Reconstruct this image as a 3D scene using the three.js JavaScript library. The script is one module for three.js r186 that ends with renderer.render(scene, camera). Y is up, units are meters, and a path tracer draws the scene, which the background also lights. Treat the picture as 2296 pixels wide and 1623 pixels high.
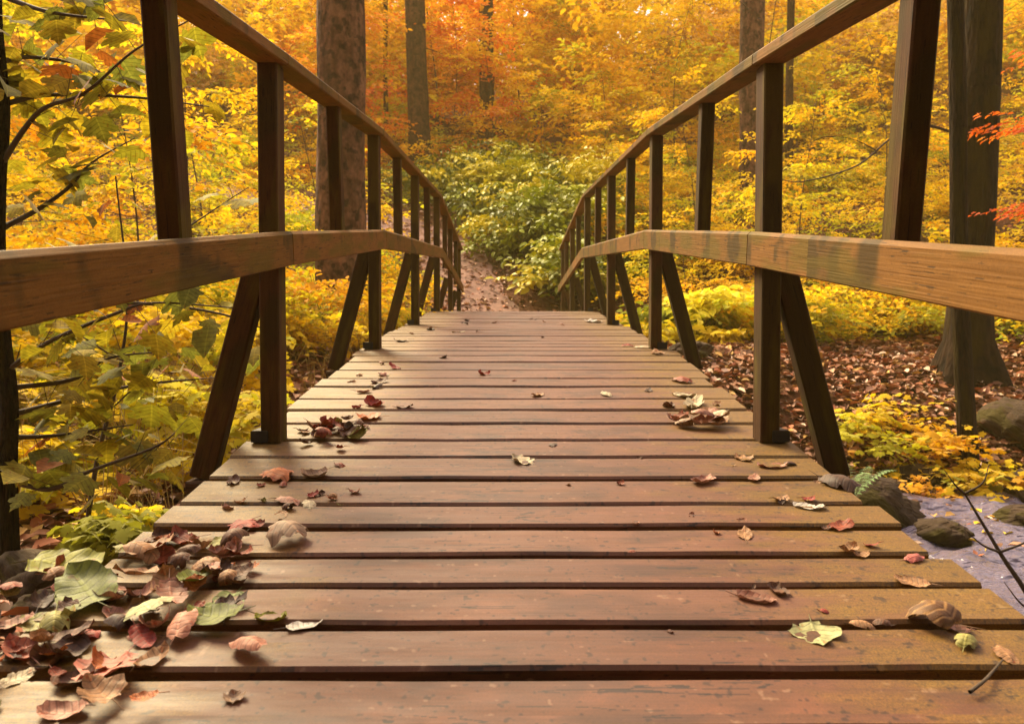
import * as THREE from 'three';
import { mergeVertices } from 'three/addons/utils/BufferGeometryUtils.js';

// ---------------------------------------------------------------- camera, sky, sun, exposure
const scene = new THREE.Scene();
const CAM_Y = 1.0;
const camera = new THREE.PerspectiveCamera(47.35, 1024 / 723, 0.05, 600);
camera.position.set(-0.035, CAM_Y, 0);
camera.rotation.order = 'YXZ';
camera.rotation.set(-0.0351, -0.0043, 0);
camera.focus = 2.3; camera.userData.fStop = 7;
scene.add(camera);

const renderer = new THREE.WebGLRenderer({ antialias: true });
renderer.setSize(1024, 723);
renderer.toneMapping = THREE.LinearToneMapping;
renderer.toneMappingExposure = 4.9;
renderer.shadowMap.enabled = true;

const SUN_DIR = new THREE.Vector3(-0.58, 1.0, -0.85).normalize();
{
  // thin bright overcast: brighter overhead and round the veiled sun
  const w = 256, h = 128, data = new Float32Array(w * h * 4);
  for (let j = 0; j < h; j++) for (let i = 0; i < w; i++) {
    const lat = ((j + 0.5) / h - 0.5) * Math.PI, lon = ((i + 0.5) / w - 0.5) * Math.PI * 2;
    const dx = Math.cos(lat) * Math.cos(lon), dy = Math.sin(lat), dz = Math.cos(lat) * Math.sin(lon);
    const c = Math.max(0, dx * SUN_DIR.x + dy * SUN_DIR.y + dz * SUN_DIR.z);
    const up = Math.max(0, dy);
    const L = (1 + 2 * up) / 3 * 0.46 + 0.62 * Math.pow(c, 5);
    const k = (j * w + i) * 4;
    data[k] = L * 1.0; data[k + 1] = L * 0.86; data[k + 2] = L * 0.92; data[k + 3] = 1;
  }
  const sky = new THREE.DataTexture(data, w, h, THREE.RGBAFormat, THREE.FloatType);
  sky.mapping = THREE.EquirectangularReflectionMapping;
  sky.magFilter = THREE.LinearFilter; sky.minFilter = THREE.LinearFilter; sky.needsUpdate = true;
  scene.background = sky; scene.environment = sky;
}
const sun = new THREE.DirectionalLight(new THREE.Color(1.0, 0.82, 0.48), 2.9);
sun.position.copy(SUN_DIR).multiplyScalar(60);
sun.castShadow = true; sun.shadow.radius = 50;
sun.shadow.mapSize.set(2048, 2048);
Object.assign(sun.shadow.camera, { left: -40, right: 40, top: 40, bottom: -40, near: 1, far: 160 });
scene.add(sun, sun.target);
scene.fog = new THREE.FogExp2(new THREE.Color(1.0, 0.80, 0.30), 0.0028);

// ---------------------------------------------------------------- small helpers
function rng(seed) { let a = seed >>> 0; return () => { a = (a + 0x6D2B79F5) | 0; let t = Math.imul(a ^ (a >>> 15), 1 | a); t = (t + Math.imul(t ^ (t >>> 7), 61 | t)) ^ t; return ((t ^ (t >>> 14)) >>> 0) / 4294967296; }; }
function hash2(i, j, s) { let h = Math.imul(i, 374761393) ^ Math.imul(j, 668265263) ^ Math.imul(s, 2147483647 ^ 0x5bd1e995); h = Math.imul(h ^ (h >>> 13), 1274126177); return ((h ^ (h >>> 16)) >>> 0) / 4294967296; }
function vnoise(x, y, s = 0, px = 0, py = 0) {
  let i = Math.floor(x), j = Math.floor(y); const fx = x - i, fy = y - j;
  const u = fx * fx * (3 - 2 * fx), v = fy * fy * (3 - 2 * fy);
  const wx = (n) => px ? ((n % px) + px) % px : n, wy = (n) => py ? ((n % py) + py) % py : n;
  const a = hash2(wx(i), wy(j), s), b = hash2(wx(i + 1), wy(j), s), c = hash2(wx(i), wy(j + 1), s), d = hash2(wx(i + 1), wy(j + 1), s);
  return a + (b - a) * u + (c - a) * v + (a - b - c + d) * u * v;
}
function fbm(x, y, o = 4, s = 0, px = 0, py = 0) { let t = 0, a = 0.5, n = 0; for (let k = 0; k < o; k++) { t += a * vnoise(x, y, s + k * 17, px, py); n += a; x *= 2; y *= 2; px *= 2; py *= 2; a *= 0.5; } return t / n; }
const lerp = (a, b, t) => a + (b - a) * t, clamp = (v, a = 0, b = 1) => Math.min(b, Math.max(a, v));
const sstep = (a, b, x) => { const t = clamp((x - a) / (b - a)); return t * t * (3 - 2 * t); };
function piece(nodes, d) {
  if (d <= nodes[0][0]) { const [a, b] = nodes; return a[1] + (b[1] - a[1]) * (d - a[0]) / (b[0] - a[0]); }
  for (let k = 1; k < nodes.length; k++) if (d <= nodes[k][0] || k === nodes.length - 1) { const a = nodes[k - 1], b = nodes[k]; return a[1] + (b[1] - a[1]) * (d - a[0]) / (b[0] - a[0]); }
}
function tex(w, h, fn, srgb = true) {
  const data = new Uint8Array(w * h * 4);
  for (let j = 0; j < h; j++) for (let i = 0; i < w; i++) {
    const c = fn((i + 0.5) / w, (j + 0.5) / h), k = (j * w + i) * 4;
    data[k] = clamp(c[0]) * 255; data[k + 1] = clamp(c[1]) * 255; data[k + 2] = clamp(c[2]) * 255; data[k + 3] = c[3] === undefined ? 255 : clamp(c[3]) * 255;
  }
  const t = new THREE.DataTexture(data, w, h, THREE.RGBAFormat);
  t.wrapS = t.wrapT = THREE.RepeatWrapping; t.magFilter = THREE.LinearFilter; t.minFilter = THREE.LinearMipmapLinearFilter; t.generateMipmaps = true;
  if (srgb) t.colorSpace = THREE.SRGBColorSpace;
  t.needsUpdate = true; return t;
}
const mix3 = (a, b, t) => [lerp(a[0], b[0], t), lerp(a[1], b[1], t), lerp(a[2], b[2], t)];
const used = {};
function numbered(name) { if (!(name in used)) { used[name] = 0; return name; } used[name]++; return name + '_' + String(used[name]).padStart(3, '0'); }
function shade(o) { o.traverse((c) => { if (c.isMesh) { c.castShadow = true; c.receiveShadow = true; } }); return o; }
function thing(name, label, category, group) { const g = new THREE.Group(); g.name = numbered(name); g.userData = { label, category }; if (group) g.userData.group = group; scene.add(g); return g; }
function tagged(m, name, label, category, group) { m.name = numbered(name); m.userData = { label, category }; if (group) m.userData.group = group; scene.add(m); return shade(m); }
function part(name, geo, mat, parent) { const m = new THREE.Mesh(geo, mat); m.name = name; m.castShadow = m.receiveShadow = true; parent.add(m); return m; }
function kindOf(o, kind) { o.userData.kind = kind; return o; }

// ---------------------------------------------------------------- the lie of the land
// d is the distance from the near end along the bridge (d = -z); heights are in metres, the eye is at 1.0
const DECK = [[-1, 0.203], [2.42, 0.685], [4.27, 0.92], [7.97, 1.207], [11.67, 1.06]];
const deckY = (d) => piece(DECK, d);
const deckSlope = (d) => (deckY(d + 0.02) - deckY(d - 0.02)) / 0.04;
const BANK = [[-40, 1.5], [-12, 0.5], [-2, 0.12], [1.2, 0.15], [2.7, 0.06], [3.5, -0.36], [5.0, -0.36], [6.4, 0.44], [8, 0.74], [10, 0.93], [11.7, 1.0], [12.1, 1.04], [13, 1.42], [14, 1.9], [16, 2.8], [18, 3.6], [24, 5.9], [40, 12.0], [80, 25], [160, 30], [300, 31]];
function groundY(x, d) {
  const wide = 0.95 * sstep(1.0, 2.2, x) * sstep(3.6, 5.0, d) * sstep(9.5, 7.2, d);
  let g = piece(BANK, d - wide);
  const left = sstep(-0.9, -2.0, x) * sstep(8.5, 5.5, d) * sstep(1.0, 2.5, d);
  g = lerp(g, Math.max(g, 0.13 + 0.05 * (d - 3)), left);
  const far = sstep(5, 12, d);
  g += far * (0.10 * Math.max(0, x - 5.5) + 0.09 * Math.max(0, -x - 4.5));
  g += (fbm(x * 0.5 + 9, d * 0.5, 3, 5) - 0.5) * 0.22 * sstep(0.9, 2.4, Math.abs(x)) * (1 + far * 1.2);
  return g;
}
const PATH = [[0.05, 10.9], [-0.05, 11.7], [-0.4, 12.6], [-0.75, 13.9], [-1.15, 15.2], [-2.0, 16.4], [-3.6, 17.6], [-6, 19.2], [-9, 21]];

// ---------------------------------------------------------------- materials
const M = {};
{
  // deck boards: damp brown wood, grain along the board (u), green-yellow algae film on the ends nobody treads
  const plankTex = (seed, base, base2, alga) => tex(1024, 128, (u, v) => {
    const g = fbm(u * 14, v * 26, 4, seed), st = fbm(u * 5, v * 70, 3, seed + 3), bl = fbm(u * 9, v * 3, 4, seed + 7), fine = hash2(Math.floor(u * 1024), Math.floor(v * 128), seed);
    let c = mix3(base, base2, clamp(0.5 + (g - 0.5) * 0.7 + (st - 0.5) * 0.7));
    c = mix3(c, [c[0] * 0.72, c[1] * 0.68, c[2] * 0.62], sstep(0.56, 0.75, bl) * 0.7);
    c = mix3(c, [c[0] * 1.18, c[1] * 1.18, c[2] * 1.2], sstep(0.58, 0.8, fbm(u * 22, v * 6, 3, seed + 11)) * 0.6);
    const end = Math.min(u, 1 - u), a = sstep(0.30, 0.02, end + (fbm(u * 20, v * 7, 4, seed + 21) - 0.5) * 0.3);
    c = mix3(c, [alga[0] * (0.75 + 0.5 * fine), alga[1] * (0.75 + 0.5 * fine), alga[2]], a * 0.8 * (0.6 + 0.5 * g));
    
    const sp = fbm(u * 160, v * 24, 2, seed + 51); c = mix3(c, [c[0] * 0.55, c[1] * 0.52, c[2] * 0.5], sstep(0.72, 0.84, sp) * 0.8);
    c = mix3(c, [0.58, 0.47, 0.38], sstep(0.76, 0.86, fbm(u * 90, v * 14, 3, seed + 61)) * 0.45);
    const crack = Math.abs(fbm(u * 3, v * 9, 3, seed + 71) - 0.5); if (crack < 0.006 && fbm(u * 4, v * 2, 2, seed + 81) > 0.52) c = c.map((x) => x * 0.5);
    return c.map((x) => x * (0.93 + 0.14 * fine));
  });
  const plankBump = tex(1024, 128, (u, v) => { const n = fbm(u * 6, v * 60, 4, 71) * 0.7 + fbm(u * 40, v * 14, 3, 75) * 0.3; return [n, n, n]; }, false);
  const plankRough = tex(512, 128, (u, v) => { const n = 0.46 + 0.24 * fbm(u * 10, v * 8, 4, 91) + 0.08 * fbm(u * 60, v * 60, 2, 95); return [n, n, n]; }, false);
  M.planks = [[101, [0.335, 0.195, 0.118], [0.405, 0.245, 0.158]], [202, [0.31, 0.18, 0.106], [0.385, 0.23, 0.146]], [303, [0.35, 0.21, 0.134], [0.42, 0.262, 0.176]], [404, [0.32, 0.187, 0.106], [0.39, 0.23, 0.140]]].map(([s, a, b]) =>
    new THREE.MeshPhysicalMaterial({ map: plankTex(s, a, b, [0.40, 0.30, 0.015]), bumpMap: plankBump, bumpScale: 0.0007, roughness: 1, roughnessMap: plankRough, specularIntensity: 0.85 }));
  // railing timber: planed softwood, tan with brown weather streaks and greenish bloom
  const railTex = (seed, a, b) => tex(1024, 256, (u, v) => {
    const wob = fbm(u * 4, v * 2, 3, seed) * 1.6, ring = 0.5 + 0.5 * Math.sin((v * 16 + wob * 9 + fbm(u * 26, v * 50, 2, seed + 2) * 1.4) * 2.4);
    const g = fbm(u * 40, v * 60, 3, seed + 4), fine = hash2(Math.floor(u * 1024), Math.floor(v * 256), seed);
    let c = mix3(a, b, ring * 0.38 + g * 0.5);
    const st = sstep(0.55, 0.70, fbm(u * 9, v * 1.3, 4, seed + 8));
    c = mix3(c, [0.22, 0.17, 0.05], st * 0.75);
    if (fbm(u * 30, v * 120, 2, seed + 41) > 0.78) c = c.map((x) => x * 0.6);
    c = mix3(c, [0.34, 0.29, 0.06], sstep(0.48, 0.70, fbm(u * 7, v * 5, 4, seed + 12)) * 0.6);
    return c.map((x) => x * (0.9 + 0.2 * fine));
  });
  const railBump = tex(512, 256, (u, v) => { const n = fbm(u * 8, v * 90, 4, 171); return [n, n, n]; }, false);
  M.rail = [new THREE.MeshPhysicalMaterial({ specularIntensity: 0.3, map: railTex(501, [0.42, 0.28, 0.105], [0.50, 0.345, 0.15]), bumpMap: railBump, bumpScale: 0.001, roughness: 0.72 }), new THREE.MeshPhysicalMaterial({ specularIntensity: 0.3, map: railTex(511, [0.39, 0.265, 0.085], [0.47, 0.33, 0.125]), bumpMap: railBump, bumpScale: 0.001, roughness: 0.72 })];
  M.post = [new THREE.MeshPhysicalMaterial({ specularIntensity: 0.3, map: railTex(521, [0.25, 0.15, 0.06], [0.32, 0.205, 0.085]), bumpMap: railBump, bumpScale: 0.0012, roughness: 0.8 }), new THREE.MeshPhysicalMaterial({ specularIntensity: 0.3, map: railTex(531, [0.225, 0.135, 0.052], [0.29, 0.185, 0.075]), bumpMap: railBump, bumpScale: 0.0012, roughness: 0.8 })];
  M.beam = new THREE.MeshPhysicalMaterial({ specularIntensity: 0.3, map: railTex(541, [0.24, 0.16, 0.10], [0.34, 0.24, 0.15]), bumpMap: railBump, bumpScale: 0.002, roughness: 0.85 });
  M.iron = new THREE.MeshStandardMaterial({ color: new THREE.Color(0.035, 0.03, 0.028), roughness: 0.6, metalness: 0.6 });
  const barkTex = (seed, a, b, moss) => tex(512, 1024, (u, v) => {
    const r = fbm(u * 18, v * 22, 4, seed, 18), p = fbm(u * 40, v * 16, 3, seed + 5, 40), m = fbm(u * 6, v * 5, 4, seed + 9, 6), fine = hash2(Math.floor(u * 512), Math.floor(v * 1024), seed);
    const q = fbm(u * 50, v * 70, 3, seed + 15, 50), sc = fbm(u * 26, v * 40, 3, seed + 25, 26);
    let c = mix3(a, b, clamp(0.45 + (r - 0.5) * 1.2 + (p - 0.5) * 0.9 + (q - 0.5) * 0.9));
    c = mix3(c, c.map((x) => x * 0.55), sstep(0.58, 0.68, sc) * 0.8);
    c = mix3(c, [b[0] * 1.15, b[1] * 1.15, b[2] * 1.1], sstep(0.62, 0.74, fbm(u * 9, v * 12, 4, seed + 35, 9)) * 0.5);
    if (moss) c = mix3(c, moss, sstep(0.5, 0.68, m) * 0.8);
    return c.map((x) => x * (0.85 + 0.3 * fine));
  });
  const barkBump = tex(512, 512, (u, v) => { const n = Math.abs(fbm(u * 14, v * 9, 4, 611, 14) - 0.5) * 2 * 0.7 + 0.3 * fbm(u * 60, v * 40, 2, 621, 60); return [n, n, n]; }, false);
  const bark = (t) => new THREE.MeshPhysicalMaterial({ specularIntensity: 0.2, map: t, bumpMap: barkBump, bumpScale: 0.03, roughness: 0.92 });
  M.barkPale = bark(barkTex(701, [0.24, 0.155, 0.105], [0.44, 0.31, 0.235]));
  M.barkBrown = bark(barkTex(711, [0.20, 0.125, 0.075], [0.35, 0.235, 0.15]));
  M.barkMoss = bark(barkTex(721, [0.10, 0.062, 0.03], [0.19, 0.125, 0.065], [0.19, 0.15, 0.02]));
  M.twig = new THREE.MeshStandardMaterial({ color: new THREE.Color(0.055, 0.034, 0.018), roughness: 0.9 });
  M.straw = new THREE.MeshPhysicalMaterial({ color: new THREE.Color(0.42, 0.29, 0.10), roughness: 0.9 });
  // leaves: one sheet, light passes through; the tint comes per leaf or per instance
  const vein = tex(128, 128, (u, v) => {
    const side = Math.abs(v - 0.5) * 2, mid = sstep(0.07, 0.02, side), rib = sstep(0.16, 0.05, Math.abs(((u * 7 - side * 1.6) % 1 + 1) % 1 - 0.5));
    const blot = fbm(u * 6, v * 6, 4, 811), fine = hash2(Math.floor(u * 128), Math.floor(v * 128), 9);
    let k = 0.55 + 0.45 * blot + 0.10 * fine; k = lerp(k, 1.0, mid * 0.9); k = lerp(k, k * 0.7, rib * 0.6);
    const br = sstep(0.62, 0.78, fbm(u * 9 + 4, v * 9, 3, 821));
    return [k, k * (1 - 0.22 * br), k * (1 - 0.3 * br)];
  });
  M.vein = vein;
  M.leaf = new THREE.MeshPhysicalMaterial({ color: 0xffffff, roughness: 0.95, specularIntensity: 0.25, transmission: 0.5, thickness: 0, side: THREE.DoubleSide });
  M.glossLeaf = new THREE.MeshPhysicalMaterial({ color: 0xffffff, roughness: 0.5, specularIntensity: 0.4, transmission: 0.35, thickness: 0, side: THREE.DoubleSide });
  M.litter = new THREE.MeshPhysicalMaterial({ color: 0xffffff, roughness: 0.75, specularIntensity: 0.5, transmission: 0.1, thickness: 0, side: THREE.DoubleSide });
  const soil = tex(1024, 1024, (u, v) => {
    const a = fbm(u * 24, v * 24, 5, 901, 24, 24), b = fbm(u * 90, v * 90, 3, 911, 90, 90), fine = hash2(Math.floor(u * 1024), Math.floor(v * 1024), 3);
    let c = mix3([0.24, 0.15, 0.09], [0.46, 0.30, 0.20], clamp(a * 0.6 + b * 0.8 - 0.25));
    c = mix3(c, [0.26, 0.21, 0.07], sstep(0.55, 0.75, fbm(u * 10, v * 10, 4, 921, 10, 10)) * 0.6);
    return c.map((x) => x * (0.8 + 0.4 * fine));
  });
  soil.repeat.set(1 / 3, 1 / 3);
  const soilBump = tex(512, 512, (u, v) => { const n = fbm(u * 60, v * 60, 4, 931, 60, 60); return [n, n, n]; }, false); soilBump.repeat.set(1 / 3, 1 / 3);
  M.soil = new THREE.MeshPhysicalMaterial({ specularIntensity: 0.2, map: soil, bumpMap: soilBump, bumpScale: 0.03, roughness: 1 });
  const pathT = tex(512, 512, (u, v) => {
    const a = fbm(u * 20, v * 20, 5, 941, 20, 20), fine = hash2(Math.floor(u * 512), Math.floor(v * 512), 8);
    return mix3([0.40, 0.28, 0.22], [0.60, 0.45, 0.38], clamp(a * 1.5 - 0.3)).map((x) => x * (0.85 + 0.3 * fine));
  });
  M.path = new THREE.MeshStandardMaterial({ map: pathT, bumpMap: soilBump, bumpScale: 0.01, roughness: 0.9 });
  M.water = new THREE.MeshPhysicalMaterial({ color: new THREE.Color(0.15, 0.125, 0.17), roughness: 0.1, specularIntensity: 1, bumpMap: tex(512, 512, (u, v) => { const n = fbm(u * 10, v * 22, 4, 951, 10, 22); return [n, n, n]; }, false), bumpScale: 0.05 });
  const rockT = tex(512, 512, (u, v) => {
    const a = fbm(u * 8, v * 8, 5, 961, 8, 8), m = fbm(u * 5, v * 5, 4, 971, 5, 5), fine = hash2(Math.floor(u * 512), Math.floor(v * 512), 6);
    return mix3(mix3([0.17, 0.13, 0.09], [0.31, 0.24, 0.17], a), [0.23, 0.20, 0.03], sstep(0.40, 0.55, m) * 0.85).map((x) => x * (0.8 + 0.4 * fine));
  });
  M.rock = new THREE.MeshPhysicalMaterial({ specularIntensity: 0.4, map: rockT, bumpMap: soilBump, bumpScale: 0.02, roughness: 0.9 });
  M.paleRock = new THREE.MeshStandardMaterial({ map: tex(256, 256, (u, v) => { const a = fbm(u * 9, v * 9, 4, 981, 9, 9); return mix3([0.62, 0.56, 0.54], [0.84, 0.78, 0.76], a); }), roughness: 0.7 });
}

// ---------------------------------------------------------------- ground, path, stream
{
  const xs = [], ds = [];
  for (let x = -150; x < -14; x += 6) xs.push(x); for (let x = -14; x < 14; x += 0.22) xs.push(x); for (let x = 14; x <= 150; x += 6) xs.push(x);
  for (let d = -60; d < -4; d += 5) ds.push(d); for (let d = -4; d < 26; d += 0.22) ds.push(d); for (let d = 26; d < 60; d += 1.5) ds.push(d); for (let d = 60; d <= 300; d += 8) ds.push(d);
  const pos = [], uv = [], idx = [];
  for (const d of ds) for (const x of xs) { pos.push(x, groundY(x, d), -d); uv.push(x, d); }
  const n = xs.length;
  for (let j = 0; j < ds.length - 1; j++) for (let i = 0; i < n - 1; i++) { const a = j * n + i, b = a + 1, c = a + n, e = c + 1; idx.push(a, b, e, a, e, c); }
  const g = new THREE.BufferGeometry(); g.setAttribute('position', new THREE.Float32BufferAttribute(pos, 3)); g.setAttribute('uv', new THREE.Float32BufferAttribute(uv, 2)); g.setIndex(idx); g.computeVertexNormals();
  const m = new THREE.Mesh(g, M.soil); m.name = 'ground'; m.userData.kind = 'structure'; scene.add(shade(m));

  const curve = new THREE.CatmullRomCurve3(PATH.map(([x, d]) => new THREE.Vector3(x, 0, -d)));
  const P = [], U = [], I = [], N = 90, K = 9;
  for (let i = 0; i <= N; i++) {
    const c = curve.getPoint(i / N), t = curve.getTangent(i / N), sx = -t.z, sz = t.x;
    for (let k = 0; k < K; k++) {
      const o = (k / (K - 1) - 0.5) * (1.15 + 0.5 * (fbm(i * 0.25, k > 4 ? 3 : 9, 3, 44) - 0.5)), x = c.x + sx * o, z = c.z + sz * o;
      P.push(x, groundY(x, -z) + 0.014 + 0.012 * Math.cos((k / (K - 1) - 0.5) * 3), z); U.push(x * 0.5, z * 0.5);
    }
  }
  for (let i = 0; i < N; i++) for (let k = 0; k < K - 1; k++) { const a = i * K + k; I.push(a, a + K, a + 1, a + 1, a + K, a + K + 1); }
  const pg = new THREE.BufferGeometry(); pg.setAttribute('position', new THREE.Float32BufferAttribute(P, 3)); pg.setAttribute('uv', new THREE.Float32BufferAttribute(U, 2)); pg.setIndex(I); pg.computeVertexNormals();
  const pm = new THREE.Mesh(pg, M.path); pm.name = 'path'; pm.userData.kind = 'structure'; scene.add(shade(pm));

  const wg = new THREE.PlaneGeometry(26, 5.2, 520, 130); wg.rotateX(-Math.PI / 2); wg.translate(10.6, -0.2, -4.7);
  const wp = wg.attributes.position, wu = [];
  for (let i = 0; i < wp.count; i++) { const x = wp.getX(i), z = wp.getZ(i); wp.setY(i, -0.2 + (fbm(x * 3, z * 5, 4, 33) - 0.5) * 0.2); wu.push(x, z); }
  wg.setAttribute('uv', new THREE.Float32BufferAttribute(wu, 2)); wg.computeVertexNormals();
  const wm = new THREE.Mesh(wg, M.water); wm.name = 'stream'; wm.userData.kind = 'structure'; scene.add(shade(wm));
}

// ---------------------------------------------------------------- the footbridge
// a chamfered timber from A to B; w across, h high; ends cut square to its run
function timber(A, B, w, h, ch = 0.004, topCh = ch, seg = 1) {
  const L = A.distanceTo(B), p = [];
  const x = w / 2, y = h / 2;
  const prof = [[-x + ch, -y], [x - ch, -y], [x, -y + ch], [x, y - topCh], [x - topCh, y], [-x + topCh, y], [-x, y - topCh], [-x, -y + ch]];
  const pos = [], uv = [], idx = [], n = prof.length; let per = [0];
  for (let k = 0; k < n; k++) { const a = prof[k], b = prof[(k + 1) % n]; per.push(per[k] + Math.hypot(a[0] - b[0], a[1] - b[1])); }
  for (let k = 0; k < n; k++) {
    const a = prof[k], b = prof[(k + 1) % n], v0 = per[k], v1 = per[k + 1];
    for (let s = 0; s < seg; s++) {
      const z0 = -L * s / seg, z1 = -L * (s + 1) / seg, o = pos.length / 3;
      pos.push(a[0], a[1], z0, b[0], b[1], z0, b[0], b[1], z1, a[0], a[1], z1);
      uv.push(-z0 * 0.7, v0 * 4, -z0 * 0.7, v1 * 4, -z1 * 0.7, v1 * 4, -z1 * 0.7, v0 * 4);
      idx.push(o, o + 1, o + 2, o, o + 2, o + 3);
    }
  }
  for (const [z, flip] of [[0, false], [-L, true]]) {
    const o = pos.length / 3; pos.push(0, 0, z); uv.push(0.5, 0.5);
    for (const q of prof) { pos.push(q[0], q[1], z); uv.push(0.5 + q[0] * 3, 0.5 + q[1] * 3); }
    for (let k = 0; k < n; k++) { const a = o + 1 + k, b = o + 1 + (k + 1) % n; flip ? idx.push(o, b, a) : idx.push(o, a, b); }
  }
  const g = new THREE.BufferGeometry(); g.setAttribute('position', new THREE.Float32BufferAttribute(pos, 3)); g.setAttribute('uv', new THREE.Float32BufferAttribute(uv, 2)); g.setIndex(idx);
  const out = g.toNonIndexed(); out.computeVertexNormals();
  return out;
}
function placeTimber(parent, name, A, B, w, h, mat, ch, topCh, up = new THREE.Vector3(0, 1, 0)) {
  const m = part(name, timber(A, B, w, h, ch, topCh), mat, parent);
  m.position.copy(A);
  const f = B.clone().sub(A).normalize(), r = new THREE.Vector3().crossVectors(f, up).normalize(), u = new THREE.Vector3().crossVectors(r, f);
  m.quaternion.setFromRotationMatrix(new THREE.Matrix4().makeBasis(r, u, f.clone().negate()));
  return m;
}
const V = (x, y, z) => new THREE.Vector3(x, y, z);
{
  const bridge = thing('wooden_footbridge', 'arched wooden footbridge of brown deck boards with timber railings leading into the autumn wood', 'footbridge');
  const R = rng(11);
  // deck boards: edges at these distances (the nearest boards are narrower)
  const edges = [-0.92, -0.78, -0.64, -0.50, -0.36, -0.22, -0.08, 0.06, 0.2, 0.34, 0.48, 0.62, 0.76, 0.9, 1.04, 1.178, 1.315, 1.46, 1.597, 1.741, 1.881, 2.064, 2.25, 2.427, 2.635, 2.828, 3.013, 3.242, 3.415, 3.619, 3.837, 4.024, 4.19];
  while (edges[edges.length - 1] < 11.55) edges.push(edges[edges.length - 1] + 0.165 + R() * 0.014);
  for (let k = 0; k < edges.length - 1; k++) {
    const a = edges[k], b = edges[k + 1], gap = a < 3 ? 0.023 : 0.016, len = 1.60 + (R() - 0.5) * 0.05, wid = b - a - gap, th = 0.042;
    const g = new THREE.BoxGeometry(1, 1, 1, 10, 1, 1);
    // chamfered cross-section as a bent box: build from the timber profile instead
    g.dispose();
    const t = timber(V(0, 0, 0), V(0, 0, -len), wid, th, 0.004, 0.006, 8);
    // own uv: u along the board once, v across
    const p = t.attributes.position, uv = t.attributes.uv, flip = R() < 0.5, voff = R();
    const jy = [], yaw = (R() - 0.5) * 0.004;
    for (let i = 0; i < 9; i++) jy.push((R() - 0.5) * 0.003);
    for (let i = 0; i < p.count; i++) {
      const z = p.getZ(i), u = clamp(-z / len), s = Math.round(u * 8);
      uv.setXY(i, flip ? 1 - u : u, 0.5 + (p.getX(i) / 0.2) * 0.8 + voff + (p.getY(i) < 0 ? 0.3 : 0));
      p.setY(i, p.getY(i) + jy[s]);
    }
    t.computeVertexNormals();
    const m = part('plank', t, M.planks[Math.floor(R() * 4)], bridge);
    const d = (a + b) / 2, yc = deckY(d) - th / 2 + (R() - 0.5) * 0.004;
    // board runs along x: local -z -> +x, local x -> along the bridge
    const sl = Math.atan(deckSlope(d)), f = V(1, 0, 0).applyAxisAngle(V(0, 1, 0), yaw), up = V(0, Math.cos(sl), Math.sin(sl)), r = new THREE.Vector3().crossVectors(f, up).normalize();
    const u2 = new THREE.Vector3().crossVectors(r, f);
    m.quaternion.setFromRotationMatrix(new THREE.Matrix4().makeBasis(r, u2, f.clone().negate()));
    m.position.set(-len / 2 + (R() - 0.5) * 0.03, yc, -d);
  }
  const posts = [-1.0 + 1.57, 2.42, 4.27, 6.12, 7.97, 9.82, 11.5];
  const nodes = [-0.9, 2.42, 4.27, 6.12, 7.97, 9.82, 11.62];
  for (const s of [-1, 1]) {
    // top rail and lower rail, one board between posts
    for (let k = 0; k < nodes.length - 1; k++) {
      const a = nodes[k] + (k ? 0.003 : 0), b = nodes[k + 1] - 0.003;
      const at = (d, y) => V(0, deckY(d) + y, -d);
      const hx = s * 0.716, lx = s * 0.678;
      const A = at(a, 1.108), B = at(b, 1.108); A.x = B.x = hx; placeTimber(bridge, 'handrail', A, B, 0.086, 0.036, M.rail[k % 2], 0.004, 0.006);
      const C = at(a, 0.562), D = at(b, 0.562); C.x = D.x = lx; placeTimber(bridge, 'lower_rail', C, D, 0.03, 0.098, M.rail[(k + (s > 0 ? 0 : 1)) % 2], 0.003, 0.009);
    }
    for (const d of posts) {
      const y0 = deckY(d), x = s * 0.7245;
      placeTimber(bridge, 'post', V(x, y0 - 0.002, -d), V(x, y0 + 1.088, -d), 0.056, 0.082, M.post[Math.floor(R() * 2)], 0.004, 0.004, V(0, 0, -1));
      placeTimber(bridge, 'brace', V(s * 0.935, y0 - 0.11, -d - 0.005), V(s * 0.765, y0 + 0.52, -d - 0.005), 0.07, 0.055, M.post[Math.floor(R() * 2)], 0.004, 0.004, V(0, 0, -1));
      const f = placeTimber(bridge, 'foot_block', V(s * 0.755, y0 + 0.016, -d - 0.045), V(s * 0.755, y0 + 0.016, -d + 0.045), 0.05, 0.034, M.iron, 0.003, 0.003);
    }
    const short = s < 0 ? [1.79, 3.40, 5.2, 7.05, 8.9, 10.7] : [1.675, 3.30, 5.2, 7.05, 8.9, 10.7];
    for (const d of short) {
      const sl = Math.atan(deckSlope(d)), n = V(0, Math.cos(sl), Math.sin(sl)), o = V(s * 0.72, deckY(d), -d);
      placeTimber(bridge, 'baluster', o.clone().addScaledVector(n, 0.53), o.clone().addScaledVector(n, 1.081), 0.05, 0.062, M.post[Math.floor(R() * 2)], 0.004, 0.004, V(0, 0, -1));
    }
  }
  for (const d of posts) placeTimber(bridge, 'crossbeam', V(-0.97, deckY(d) - 0.16, -d), V(0.97, deckY(d) - 0.16, -d), 0.09, 0.09, M.beam, 0.006, 0.006);
  for (const x of [-0.5, 0.5]) for (let k = 0; k < nodes.length - 1; k++) { const a = nodes[k], b = nodes[k + 1] - 0.004; placeTimber(bridge, 'girder', V(x, deckY(a) - 0.125, -a), V(x, deckY(b) - 0.125, -b), 0.12, 0.16, M.beam, 0.01, 0.01); }
  shade(bridge);
}
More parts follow.
